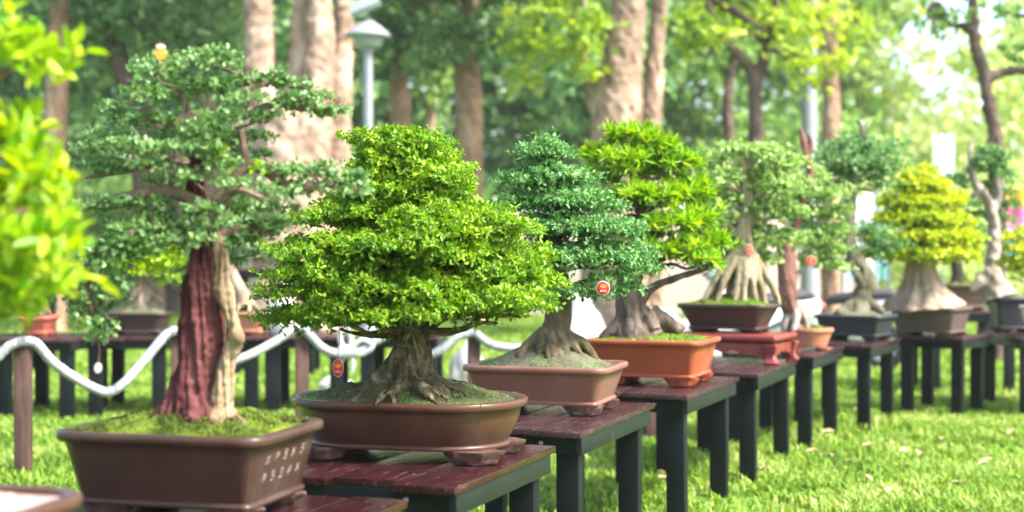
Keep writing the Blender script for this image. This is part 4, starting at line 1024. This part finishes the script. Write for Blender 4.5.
# ------------------------------------------------------------------ white plastic bags, scooters, drum, banners
def bag(label, px, py0, py1, wpx, d, seed, z0=None, group='white plastic bags lying about'):
    zt = H - (py0 - HY) / F * d; zb = H - (py1 - HY) / F * d if z0 is None else z0
    h = zt - zb; w = wpx / F * d
    bm = bmesh.new(); bmesh.ops.create_icosphere(bm, subdivisions=4, radius=1.0)
    for v in bm.verts:
        p = v.co.copy()
        k = 1 + 0.22 * mnoise.noise(p * 1.6 + Vector((seed, 0, 0))) + 0.10 * abs(mnoise.noise(p * 4 + Vector((seed, 3, 0)))) 
        q = p * k
        pinch = 1 - 0.25 * max(0, q.z) ** 2
        v.co = Vector((q.x * w / 2 * pinch, q.y * w * 0.35 * pinch, max(0.0, (q.z + 0.8) / 1.8) * h))
    me = bpy.data.meshes.new('m'); bm.to_mesh(me); bm.free()
    me.polygons.foreach_set('use_smooth', [True] * len(me.polygons))
    o = link('plastic_bag', me, M['plastic'])
    o.location = ((px - CX) / F * d, d, zb)
    tag(o, label, 'bag', group)
bag('white plastic bag behind the left end of the pink brown pot', 468, 345, 0, 40, 11.6, 1.0, z0=0.0)
bag('low white plastic bag on the grass behind the left end of the oval pot', 335, 375, 0, 32, 12.4, 4.0, z0=0.0)
bag('white plastic bag on the back row table beside the terracotta tray', 278, 288, 0, 24, 10.95, 8.0, z0=TH)

def cover(label, px, d, w, h, seed, rot=0.3):
    bm = bmesh.new(); bmesh.ops.create_icosphere(bm, subdivisions=5, radius=1.0)
    for v in bm.verts:
        p = v.co.copy(); a = math.atan2(p.y, p.x)
        z = (p.z + 1) / 2
        prof = 1.0 - 0.55 * z ** 2.5
        fold = 1 + (0.07 * math.sin(9 * a + seed) + 0.04 * math.sin(17 * a + 2 * seed)) * (1 - z)
        hump = 0.78 + 0.22 * math.cos(2.2 * p.x + seed) + 0.10 * mnoise.noise(p * 2.5 + Vector((seed, 0, 0)))
        rxy = math.hypot(p.x, p.y); k = (1 if z < 0.5 else rxy) ; k2 = max(k, rxy) / max(rxy, 1e-3) if z < 0.5 else 1
        v.co = Vector((p.x * k2 * w / 2 * prof * fold, p.y * k2 * 0.34 * prof * fold, max(0.0, (z - 0.12) / 0.88) * h * hump))
    me = bpy.data.meshes.new('m'); bm.to_mesh(me); bm.free()
    me.polygons.foreach_set('use_smooth', [True] * len(me.polygons))
    o = link('plastic_cover', me, M['plastic']); o.location = ((px - CX) / F * d, d, 0); o.rotation_euler.z = rot
    tag(o, label, 'cover', 'white plastic covers behind the tables')
cover('white plastic cover heaped behind the trunk of the blue green bonsai', 592, 11.2, 1.0, 0.92, 1.0)
cover('white plastic cover bunched between the orange pot and the umber pot', 684, 11.8, 1.0, 1.12, 3.1, -0.2)

def scooter_template():
    t = thing('motor_scooter', '', 'scooter', (0, 0, 0), 0, 'scooters parked behind the tables')
    def P(x, z, y=0): return Vector((x, y, z))
    def wheel(x):
        mb = MB(); n = 32
        mb.rings([[P(x + (r) * math.cos(2 * math.pi * k / n), 0.24 + r * math.sin(2 * math.pi * k / n), y) for k in range(n)] for r, y in ((0.15, -.045), (0.2, -.05), (0.235, -.035), (0.24, 0), (0.235, .035), (0.2, .05), (0.15, .045))], False, False)
        wo = link('tyre', mb.mesh(), M['rubber'], t, world=False)
        mb = MB(); mb.rings([[P(x + r * math.cos(2 * math.pi * k / n), 0.24 + r * math.sin(2 * math.pi * k / n), y) for k in range(n)] for r, y in ((0.03, -.05), (0.15, -.03), (0.155, 0), (0.15, .03), (0.03, .05))])
        link('rim', mb.mesh(), M['chrome'], wo, world=False)
    wheel(-0.62); wheel(0.62)
    def shell(name, secs, mat):
        mb = MB(); mb.rings([[Vector((x, w * math.cos(q), z + hh * math.sin(q) * (1 if math.sin(q) > 0 else 1))) for q in (2 * math.pi * k / 16 for k in range(16))] for x, z, w, hh in secs])
        return link(name, mb.mesh(angle=60), mat, t, world=False)
    shell('rear_body', [(-0.92, 0.70, .03, .03), (-0.85, 0.66, .11, .09), (-0.6, 0.62, .16, .14), (-0.3, 0.56, .17, .17), (-0.08, 0.44, .15, .14), (0.02, 0.36, .12, .08)], M['scooter_white'])
    shell('side_panel', [(-0.74, 0.62, .10, .04), (-0.6, 0.60, .172, .075), (-0.35, 0.55, .188, .09), (-0.12, 0.45, .165, .06), (-0.06, 0.42, .10, .02)], M['scooter_panel'])
    shell('floorboard', [(-0.1, 0.30, .12, .06), (0.1, 0.27, .15, .045), (0.36, 0.28, .14, .045), (0.44, 0.32, .1, .04)], M['scooter_white'])
    mb = MB(); mb.rings([[Vector((x + math.sin(q) * 0.05 * 1.0, w * math.cos(q), z + 0.02 * math.sin(q))) for q in (2 * math.pi * k / 16 for k in range(16))] for x, z, w in ((0.42, .28, .13), (0.45, .42, .19), (0.42, .6, .21), (0.37, .78, .18), (0.33, .9, .12), (0.31, .95, .06))])
    link('front_shield', mb.mesh(), M['scooter_white'], t, world=False)
    shell('front_fender', [(0.36, 0.36, .05, .05), (0.5, 0.47, .085, .05), (0.66, 0.49, .085, .04), (0.82, 0.42, .07, .03), (0.9, 0.34, .03, .02)], M['scooter_white'])
    shell('seat', [(-0.82, 0.775, .06, .03), (-0.7, 0.80, .13, .055), (-0.4, 0.77, .14, .06), (-0.12, 0.73, .12, .06), (0.0, 0.70, .06, .04)], M['seat_dark'])
    mb = MB(); mb.tube([P(0.28, 1.0, -0.33), P(0.30, 1.03, -0.15), P(0.31, 1.0, 0), P(0.30, 1.03, 0.15), P(0.28, 1.0, 0.33)], [0.018] * 5, n=8, sub=4)
    mb.tube([P(0.31, 0.9), P(0.31, 1.0), P(0.3, 1.02)], [0.05, 0.06, 0.05], n=10, sub=2)
    hb = link('handlebar', mb.mesh(), M['rubber'], t, world=False)
    shell('headlight', [(0.34, 1.0, .09, .06), (0.4, 0.99, .085, .055), (0.44, 0.98, .05, .03)], M['lamp_glass'])
    for s in (-1, 1):
        mb = MB(); mb.tube([P(0.28, 1.03, s * 0.25), P(0.26, 1.14, s * 0.28), P(0.24, 1.18, s * 0.30)], [0.007] * 3, n=6, sub=3); mb.lathe([(0.01, -0.01), (0.05, 0), (0.05, 0.015), (0.01, 0.02)], (0.24, s * 0.33, 1.18), 14)
        link('mirror', mb.mesh(), M['rubber'], hb, world=False)
    mb = MB(); mb.tube([P(0.40, .55), P(0.55, 0.36), P(0.62, 0.24)], [0.035, 0.03, 0.025], n=8, sub=3); link('fork', mb.mesh(), M['chrome'], t, world=False)
    mb = MB(); mb.tube([P(-0.2, .25, -.12), P(-0.5, .24, -.15), P(-0.85, .34, -.16)], [0.03, .05, .055], n=10, sub=3); link('exhaust', mb.mesh(), M['chrome'], t, world=False)
    mb = MB(); mb.rings([[Vector((-0.93 + x, w * math.cos(q), 0.68 + w * 0.6 * math.sin(q))) for q in (2 * math.pi * k / 12 for k in range(12))] for x, w in ((0.04, .09), (0, .08), (-0.03, .04))]); link('tail_light', mb.mesh(), M['scooter_red'], t, world=False)
    return t
def copy_tree(o, parent=None):
    c = o.copy(); COL.objects.link(c)
    if parent is not None: c.parent = parent
    for ch in o.children: copy_tree(ch, c)
    return c
sc0 = scooter_template()
spots = [((745 - CX) / F * 14.2, 14.2, 205, 'white scooter parked behind the stilt roots of the umber pot'),
         ((822 - CX) / F * 15.0, 15.0, 160, 'white scooter with a dark panel parked behind the slate pot')]
for i, (x, y, a, lab) in enumerate(spots):
    o = sc0 if i == 0 else copy_tree(sc0)
    o.location = (x, y, 0); o.rotation_euler.z = R(a); o['label'] = lab
def banner(label, cat, px, d, w, z0, z1, bands, group=None, pole=True):
    t = thing('banner', label, cat, ((px - CX) / F * d, d, 0), 0, group)
    n = len(bands)
    for k, m in enumerate(bands):
        a, b_ = z1 - (z1 - z0) * (k + 1) / n, z1 - (z1 - z0) * k / n
        mb = MB(); seg = 14; rings = []
        for i in range(seg + 1):
            s = -w / 2 + w * i / seg; y = 0.03 * math.sin(i * 1.1) 
            rings.append([Vector((s, y - 0.004, a)), Vector((s, y + 0.004, a)), Vector((s, y + 0.004, b_)), Vector((s, y - 0.004, b_))])
        mb.rings(rings); link('colour_band', mb.mesh(angle=60), M[m], t, world=False)
    for s in ((-1, 1) if pole else (0,)):
        mb = MB(); mb.tube([Vector((s * (w / 2 + 0.02), 0.03, -0.02)), Vector((s * (w / 2 + 0.02), 0.03, z1 + 0.05))], [0.02, 0.02], n=8, sub=1); link('pole', mb.mesh(), M['lamp_metal'], t, world=False)
banner('striped banner in orange, pink and teal at the right edge', 'banner', 1030, 17, 0.55, 1.15, 1.98, ['banner_orange', 'banner_pink', 'banner_rose', 'banner_teal'])
banner('pale white and aqua upright board behind the twisted trunk', 'banner', 860, 16, 0.34, 0.9, 1.88, ['board_white', 'board_white'])
banner('aqua upright board just right of the white one, behind the twisted trunk', 'banner', 881, 16.6, 0.16, 0.9, 1.72, ['board_aqua', 'board_aqua'])
banner('tall white hanging cloth behind the yellow bonsai', 'banner', 944, 24, 0.36, 1.6, 3.2, ['board_white'], pole=False)

# dry leaves on the lawn
for k, (px, py) in enumerate([(918, 461), (905, 458), (812, 459), (868, 487), (940, 447), (702, 437), (762, 478), (672, 420), (890, 500), (985, 470), (850, 470), (540, 500), (1003, 440), (960, 492)] + [(random.uniform(500, 1020), 405 + 105 * random.random() ** 1.4) for _ in range(18)]):
    d = H * F / (py - HY) 
    mb = MB(); w = random.uniform(0.02, 0.06); l = w * 1.9
    P = [Vector((0, -l / 2, 0)), Vector((w / 2, -l * .1, .012)), Vector((w * .35, l * .25, .016)), Vector((0, l / 2, .006)), Vector((-w * .35, l * .25, .014)), Vector((-w / 2, -l * .1, .012))]
    vs = [mb.bm.verts.new(p) for p in P]; vt = [mb.bm.verts.new(p + Vector((0, 0, -.0015))) for p in P]
    mb.bm.faces.new(vs); mb.bm.faces.new(list(reversed(vt)))
    for i in range(6): mb.bm.faces.new((vs[i], vt[i], vt[(i + 1) % 6], vs[(i + 1) % 6]))
    o = link('dry_leaf', mb.mesh(smooth=False), M['dry_leaf']); o.location = ((px - CX) / F * d, d, 0.046); o.rotation_euler = (random.uniform(-.3, .3), random.uniform(-.3, .3), random.uniform(0, 6.28))
    tag(o, 'pale brown dry leaf lying on the lawn', 'leaf', 'dry leaves fallen on the lawn')

# ------------------------------------------------------------------ park trees behind
GT = 'park trees behind the display'
def park_tree(label, d, tubes, mat, pads, lm, leaf=0.14, dens=55, name='park_tree', rough=0.03, ridge=0.03, per=3, voxel=0.04, group=GT, under=0.6):
    """tubes and pads in pixels at distance d"""
    tt = [T(t, d) for t in tubes]
    x0 = tt[0][0][0]
    t = thing(name, label, 'tree', (x0.x, x0.y, 0), 0, group)
    wp = px_pads(pads, d)
    thin = []
    tips = [q[0][-1] for q in tt]
    for c, r in wp:
        s = min(tips, key=lambda q: (q - Vector(c)).length)
        thin.append(limb(s, Vector(c), 0.05, 0.015, 0.1, 0.05))
    trunk_part(t, tt, mat, voxel, rough=rough, ridge=ridge, thin=thin, fine=0.006, name='trunk')
    link('crown', pad_leaves(wp, leaf, leaf * 0.55, dens, per=per, lump=0.4, up=0.2, shell=(0.3, 1.1), under=under), M[lm], t)
    return t
def gy(d): return HY + H * F / d + 4      # pixel row of the ground

g = gy(20)
park_tree('huge pale pink fig tree with several fused stems behind the airy bonsai', 20,
          [[(290, g, 0, 62), (288, 280, 0, 50), (286, 200, 0, 42), (288, 150, 0, 38), (292, 110, 0, 30)], [(268, 180, 0, 26), (261, 120, 0, 18), (259, 60, 0, 16), (258, 0, 0, 15), (256, -90, 0, 13), (250, -200, 0, 8)],
           [(288, 150, .1, 26), (298, 90, .1, 13), (302, 40, .1, 11), (303, -20, .1, 10), (310, -140, .1, 7)], [(300, 160, -.1, 30), (316, 100, -.15, 19), (320, 40, -.1, 15), (318, 0, -.1, 14), (318, -90, -.1, 12), (330, -200, 0, 8)],
           [(322, g, .3, 18), (334, 200, .3, 14), (339, 120, .3, 12), (343, 40, .3, 11), (346, -20, .3, 10), (355, -150, .2, 7)]], M['bark_park'],
          [(250, -170, 120, 60, 0), (340, -180, 120, 60, 0.5), (300, -240, 150, 70, 0), (180, -150, 90, 45, -.5), (420, -150, 90, 45, .5), (215, -60, 40, 30, 1.0), (380, -60, 40, 25, 1.0)], 'lv_park_mid', dens=26)
park_tree('tan trunked tree with a dark left side behind the lime dome', 24,
          [[(468, gy(24), 0, 18), (468, 200, 0, 15), (469, 120, 0, 14), (466, 60, 0, 13), (468, -30, 0, 11), (470, -150, 0, 7)]], M['bark_park2'],
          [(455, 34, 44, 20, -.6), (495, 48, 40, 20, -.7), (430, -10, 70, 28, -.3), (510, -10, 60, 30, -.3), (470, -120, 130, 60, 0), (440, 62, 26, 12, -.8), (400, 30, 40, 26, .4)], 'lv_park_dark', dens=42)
park_tree('slim pale trunked tree left of the lime dome top', 25,
          [[(402, gy(25), 0, 12), (401, 200, 0, 11), (400, 120, 0, 11), (399, 60, 0, 9), (402, -40, 0, 7)]], M['bark_park2'],
          [(395, 56, 36, 22, -.4), (415, 20, 40, 25, 0), (380, 0, 40, 25, .3), (400, -60, 80, 40, 0)], 'lv_park_dark', dens=42)
park_tree('young thin tree between the lamp post and the tan trunked tree', 27,
          [[(432, gy(27), 0, 7), (431, 200, 0, 6), (430, 110, 0, 6), (432, 40, 0, 4), (430, -20, 0, 3)]], M['bark_park'],
          [(436, 90, 24, 26, -.3), (424, 60, 24, 22, 0), (440, 40, 24, 22, .3), (430, 130, 22, 16, .5)], 'lv_park_mid', dens=50)
park_tree('stout pale grey pink tree in the middle behind the spiky bonsai', 21,
          [[(614, gy(21), 0, 38), (614, 230, 0, 31), (616, 150, 0, 27), (618, 110, 0, 25), (622, 60, 0, 20), (628, 10, 0, 18), (632, -60, 0, 15), (640, -180, 0, 9)], [(598, 110, .1, 10), (588, 70, .2, 6), (574, 30, .3, 5), (560, -20, .3, 3)]], M['bark_park'],
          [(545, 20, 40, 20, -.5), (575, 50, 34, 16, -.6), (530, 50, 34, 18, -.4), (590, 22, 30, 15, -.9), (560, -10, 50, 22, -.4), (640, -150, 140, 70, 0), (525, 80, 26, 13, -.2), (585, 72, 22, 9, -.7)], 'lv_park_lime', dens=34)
park_tree('slender pinkish trunk just right of the stout middle tree', 22,
          [[(653, gy(22), 0, 13), (652, 200, 0, 12), (651, 120, 0, 11), (655, 50, 0, 9), (660, 0, 0, 8), (664, -100, 0, 6)]], M['bark_park'],
          [(700, -90, 90, 40, 0), (650, -140, 90, 50, 0)], 'lv_park_mid', dens=30)
park_tree('small forked dark tree with bright leaves behind the umber pot', 19,
          [[(757, gy(19), 0, 10), (757, 200, 0, 9), (756, 130, 0, 8), (754, 85, 0, 7), (745, 62, 0, 6), (730, 45, 0, 5), (715, 25, 0, 3.5), (705, 0, 0, 2)], [(754, 90, 0, 6), (762, 66, 0, 6), (768, 35, 0, 5), (775, 0, 0, 4), (780, -50, 0, 3)]], M['bark_park3'],
          [(700, 22, 30, 14, -.3), (730, 12, 34, 14, .3), (765, 20, 30, 14, 0), (690, 48, 22, 10, 0), (790, 30, 34, 18, -.3), (800, 58, 26, 14, -.3), (740, -20, 60, 22, 0), (820, 20, 36, 20, .2), (835, 62, 22, 12, 0), (722, 38, 22, 8, -.4), (812, 84, 20, 10, 0)], 'lv_park_lime', leaf=0.12, dens=44)
park_tree('thin dark sapling trunk left of the forked tree', 23,
          [[(727, gy(23), 0, 6), (728, 150, 0, 5.5), (728, 95, 0, 5), (733, 60, 0, 4), (738, 20, 0, 3)]], M['bark_park3'],
          [(735, 55, 24, 12, .2), (700, 70, 22, 10, .2), (740, 20, 34, 16, .2)], 'lv_park_mid', dens=40)
park_tree('brown trunked tree right of the grey pole', 26,
          [[(830, gy(26), 0, 10), (830, 180, 0, 9), (831, 110, 0, 9), (830, 60, 0, 8), (828, -40, 0, 6)]], M['bark_park2'],
          [(814, 72, 26, 18, .4), (850, 34, 36, 22, .3), (800, 20, 40, 26, .5), (830, -60, 90, 46, 0)], 'lv_park_lime', dens=34)
park_tree('dark grey crooked tree at the right with a side branch', 16,
          [[(997, gy(16), 0, 9), (996, 180, 0, 8), (995, 135, 0, 7.5), (988, 98, 0, 7), (984, 75, 0, 7), (977, 55, 0, 6), (973, 35, 0, 6), (972, 0, 0, 5.5), (968, -80, 0, 4)], [(986, 80, 0, 6), (998, 74, 0, 5.5), (1014, 70, 0, 5), (1040, 70, 0, 4), (1070, 55, 0, 3)],
           [(973, 32, 0, 4.5), (962, 26, 0, 4), (948, 22, 0, 3), (930, 10, 0, 2)]], M['bark_park3'],
          [(945, 18, 30, 12, 0), (1014, 50, 16, 9, .2), (990, -40, 80, 34, 0), (935, 30, 16, 8, -.3), (1050, 40, 34, 18, 0), (1006, 14, 20, 10, .5)], 'lv_park_mid', leaf=0.10, dens=45)
park_tree('dark leaning tree with lighter bark patches at the far left', 22,
          [[(150, gy(22), 0, 16), (146, 180, 0, 14), (136, 110, 0, 12), (120, 60, 0, 10), (108, 10, 0, 8), (95, -80, 0, 6)]], M['bark_park3'],
          [(130, 20, 60, 26, -.5), (190, 40, 50, 30, -.4), (80, 40, 50, 30, .2), (180, 90, 40, 24, .3), (100, -40, 100, 44, 0), (210, 0, 50, 30, 0), (70, 90, 40, 20, .8)], 'lv_park_dark', dens=42)
park_tree('tall pinkish trunked tree in the top left behind the lime bonsai', 21,
          [[(52, gy(21), 0, 15), (54, 160, 0, 12), (58, 80, 0, 11), (60, 0, 0, 9), (62, -100, 0, 6)]], M['bark_park2'],
          [(40, -10, 60, 30, 0), (20, 50, 40, 26, .6), (100, -70, 90, 40, 0), (90, 20, 30, 16, .4)], 'lv_park_dark', dens=42)
park_tree('dark slim trunk behind the top of the airy bonsai', 25,
          [[(210, gy(25), 0, 10), (208, 150, 0, 9), (205, 80, 0, 8), (205, 0, 0, 7), (200, -90, 0, 5)]], M['bark_park3'],
          [(190, 60, 44, 30, .2), (225, 30, 40, 30, .3), (180, 120, 44, 24, .3), (225, 90, 34, 24, .4), (200, -70, 90, 44, 0), (160, 10, 50, 30, .5)], 'lv_park_dark', dens=42)

park_tree('light green drooping tree between the leaning tree and the fig tree', 27,
          [[(175, gy(27), 0, 8), (174, 150, 0, 7), (172, 60, 0, 6), (170, -20, 0, 4)]], M['bark_park3'],
          [(100, 45, 16, 34, -.3), (122, 80, 14, 30, 0), (150, 30, 16, 30, 0), (178, 60, 14, 36, -.2), (200, 30, 14, 30, .2), (226, 70, 14, 34, 0), (160, 110, 14, 24, .3), (86, 100, 14, 24, .2), (170, -30, 80, 30, 0), (112, 20, 20, 24, -.5), (215, 25, 18, 24, -.4), (140, 70, 14, 28, -.4)], 'lv_park_mid', dens=60)

# the far-off wood: leaf masses, dark on the left, sun and haze put into pale leaf colour on the right
def wood(label, n, x0, x1, d0, d1, z0, z1, lm, leaf, dens):
    pads = []
    for k in range(n):
        d = random.uniform(d0, d1); px = random.uniform(x0, x1)
        z = random.uniform(z0, z1)
        s = random.uniform(0.8, 1.7)
        pads.append((Vector(((px - CX) / F * d, d, z)), (1.5 * s, 1.2 * s, 1.0 * s)))
    V = link('woodland', pad_leaves(pads, leaf, leaf * 0.6, dens, per=3, lump=0.4, up=0.0, shell=(0.25, 1.1), under=0.8), M[lm])
    tag(V, label, kind='stuff')
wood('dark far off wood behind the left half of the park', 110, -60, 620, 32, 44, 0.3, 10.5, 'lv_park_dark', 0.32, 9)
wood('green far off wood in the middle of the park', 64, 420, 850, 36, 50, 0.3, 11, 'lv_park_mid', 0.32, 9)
wood('far off wood with sun and haze put into its pale leaf colour at the right of the park', 60, 800, 1110, 40, 58, 0.3, 14, 'lv_park_pale', 0.34, 5)
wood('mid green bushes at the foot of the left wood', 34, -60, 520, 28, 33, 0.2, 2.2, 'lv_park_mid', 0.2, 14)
wood('bushes with sunlight put into their pale leaf colour at the foot of the right wood', 30, 640, 1110, 30, 38, 0.2, 2.0, 'lv_park_pale', 0.2, 14)

# low pale pink park wall far behind
t = thing('park_wall', 'long low pale pink park wall far behind the middle of the display', 'wall', ((690 - CX) / F * 27, 27, 0))
M['wall_pink'] = surf_mat('wall_pink', [(0.3, (0.55, 0.42, 0.38)), (0.7, (0.68, 0.54, 0.49))], 1.5, 0.85, bump=0.2)
mb = MB(); mb.box((0, 0, 0.98), (6.6, 0.22, 2.0), bevel=0.01); link('wall_panel', mb.mesh(angle=30), M['wall_pink'], t, world=False)
mb = MB(); mb.box((0, 0, 2.04), (6.7, 0.34, 0.1), bevel=0.01); link('coping', mb.mesh(angle=30), M['board_white'], t, world=False)
for k in range(4):
    mb = MB(); mb.box((-3.3 + 2.2 * k, 0, 1.0), (0.32, 0.32, 2.1), bevel=0.01); link('pier', mb.mesh(angle=30), M['wall_pink'], t, world=False)

# lamp post
d = 18.0; x = (368 - CX) / F * d
t = thing('street_lamp', 'grey park lamp post with a white hat shaped lantern behind the lime dome', 'street lamp', (x, d, 0))
zz = lambda py: H - (py - HY) / F * d
mb = MB(); mb.lathe([(0.11, -0.02), (0.11, 0.3), (0.085, 0.36), (0.068, 0.5), (0.06, zz(52)), (0.09, zz(51)), (0.09, zz(49))], n=16); link('pole', mb.mesh(angle=40), M['lamp_metal'], t, world=False)
mb = MB(); mb.lathe([(0.10, zz(49)), (0.16, zz(47)), (0.21, zz(38)), (0.22, zz(36))], n=20); link('lantern_glass', mb.mesh(angle=40), M['lamp_glass'], t, world=False)
mb = MB(); mb.lathe([(0.24, zz(36.4)), (0.29, zz(37)), (0.29, zz(35)), (0.16, zz(26)), (0.06, zz(21)), (0.02, zz(18)), (0.005, zz(17))], n=24); link('lantern_cap', mb.mesh(angle=40), M['lamp_metal'], t, world=False)
mb = MB(); mb.tube([Vector((0, 0, zz(18))), Vector((-0.03, 0.02, zz(4))), Vector((-0.05, 0.02, zz(-12)))], [0.02, 0.02, 0.02], n=8, sub=2); fa = link('arm', mb.mesh(), M['lamp_metal'], t, world=False)
mb = MB(); mb.box((0, 0, 0), (0.40, 0.30, 0.09), rot=Matrix.Rotation(R(-24), 3, 'Y') @ Matrix.Rotation(R(35), 3, 'X'), bevel=0.02)
me = mb.mesh(angle=30); me.transform(Matrix.Translation((-0.04, -0.05, zz(6)))); link('flood_light', me, M['lamp_glass'], t, world=False)
# grey pole
d = 23.0; x = (809 - CX) / F * d
t = thing('utility_pole', 'pale grey concrete pole left of the brown trunked tree', 'pole', (x, d, 0))
mb = MB(); mb.lathe([(0.15, -0.02), (0.14, 2.0), (0.10, 6.5), (0.095, 6.52)], n=16); link('shaft', mb.mesh(angle=40), M['lamp_metal'], t, world=False)
mb = MB(); mb.lathe([(0.17, 0.0), (0.17, 0.25), (0.16, 0.27)], n=16, ca=False, cb=False); link('collar', mb.mesh(angle=40), M['lamp_metal'], t, world=False)

# ------------------------------------------------------------------ bright humid air
m, nt, N, L = new_mat('haze_air')
out = N.new('ShaderNodeOutputMaterial'); pv = N.new('ShaderNodeVolumePrincipled')
pv.inputs['Color'].default_value = (0.97, 0.99, 0.95, 1); pv.inputs['Density'].default_value = 0.0007; pv.inputs['Anisotropy'].default_value = 0.0
L.new(pv.outputs[0], out.inputs['Volume'])
mb = MB(); mb.box((0, 110, 12.0), (280, 320, 26.0))
tag(link('haze', mb.mesh(smooth=False), m), 'thin bright humid air over the park', kind='stuff')

# ------------------------------------------------------------------ light, sky, camera
SUN_DIR = Vector((0.80, -0.42, 1.05)).normalized()      # towards the sun: high, from the right and a little behind the camera
elev = math.asin(SUN_DIR.z); azim = math.atan2(SUN_DIR.x, SUN_DIR.y)
world = bpy.data.worlds.new('World'); SC.world = world; world.use_nodes = True
nt = world.node_tree; nt.nodes.clear()
wo = nt.nodes.new('ShaderNodeOutputWorld'); bg = nt.nodes.new('ShaderNodeBackground'); sky = nt.nodes.new('ShaderNodeTexSky')
sky.sky_type = 'NISHITA'; sky.sun_disc = False; sky.sun_elevation = elev; sky.sun_rotation = azim
sky.air_density = 1.0; sky.dust_density = 3.0; sky.ozone_density = 1.0
bg.inputs[1].default_value = 0.145
nt.links.new(sky.outputs[0], bg.inputs[0]); nt.links.new(bg.outputs[0], wo.inputs[0])
sl = bpy.data.lights.new('sun', 'SUN'); sl.energy = 3.3; sl.angle = R(9.0); sl.color = (1.0, 0.95, 0.86)
so = bpy.data.objects.new('sun', sl); COL.objects.link(so)
so.rotation_euler = SUN_DIR.to_track_quat('Z', 'Y').to_euler(); so.location = (8, -4, 12)

cam = bpy.data.cameras.new('camera'); co = bpy.data.objects.new('camera', cam); COL.objects.link(co)
cam.sensor_width = 36.0; cam.lens = 36.0 * F / 1024.0
co.location = (0, 0, H); co.rotation_euler = (R(90) - math.atan(6.0 / F), 0, 0)
cam.clip_start = 0.05; cam.clip_end = 600
cam.dof.use_dof = True; cam.dof.focus_distance = 4.85; cam.dof.aperture_fstop = 1.9
SC.camera = co
SC.view_settings.view_transform = 'Standard'; SC.view_settings.look = 'None'; SC.view_settings.gamma = 1.0
SC.view_settings.exposure = 1.95
SC.render.engine = 'CYCLES'
SC.cycles.use_denoising = True
SC.cycles.max_bounces = 8; SC.cycles.transmission_bounces = 4; SC.cycles.transparent_max_bounces = 4
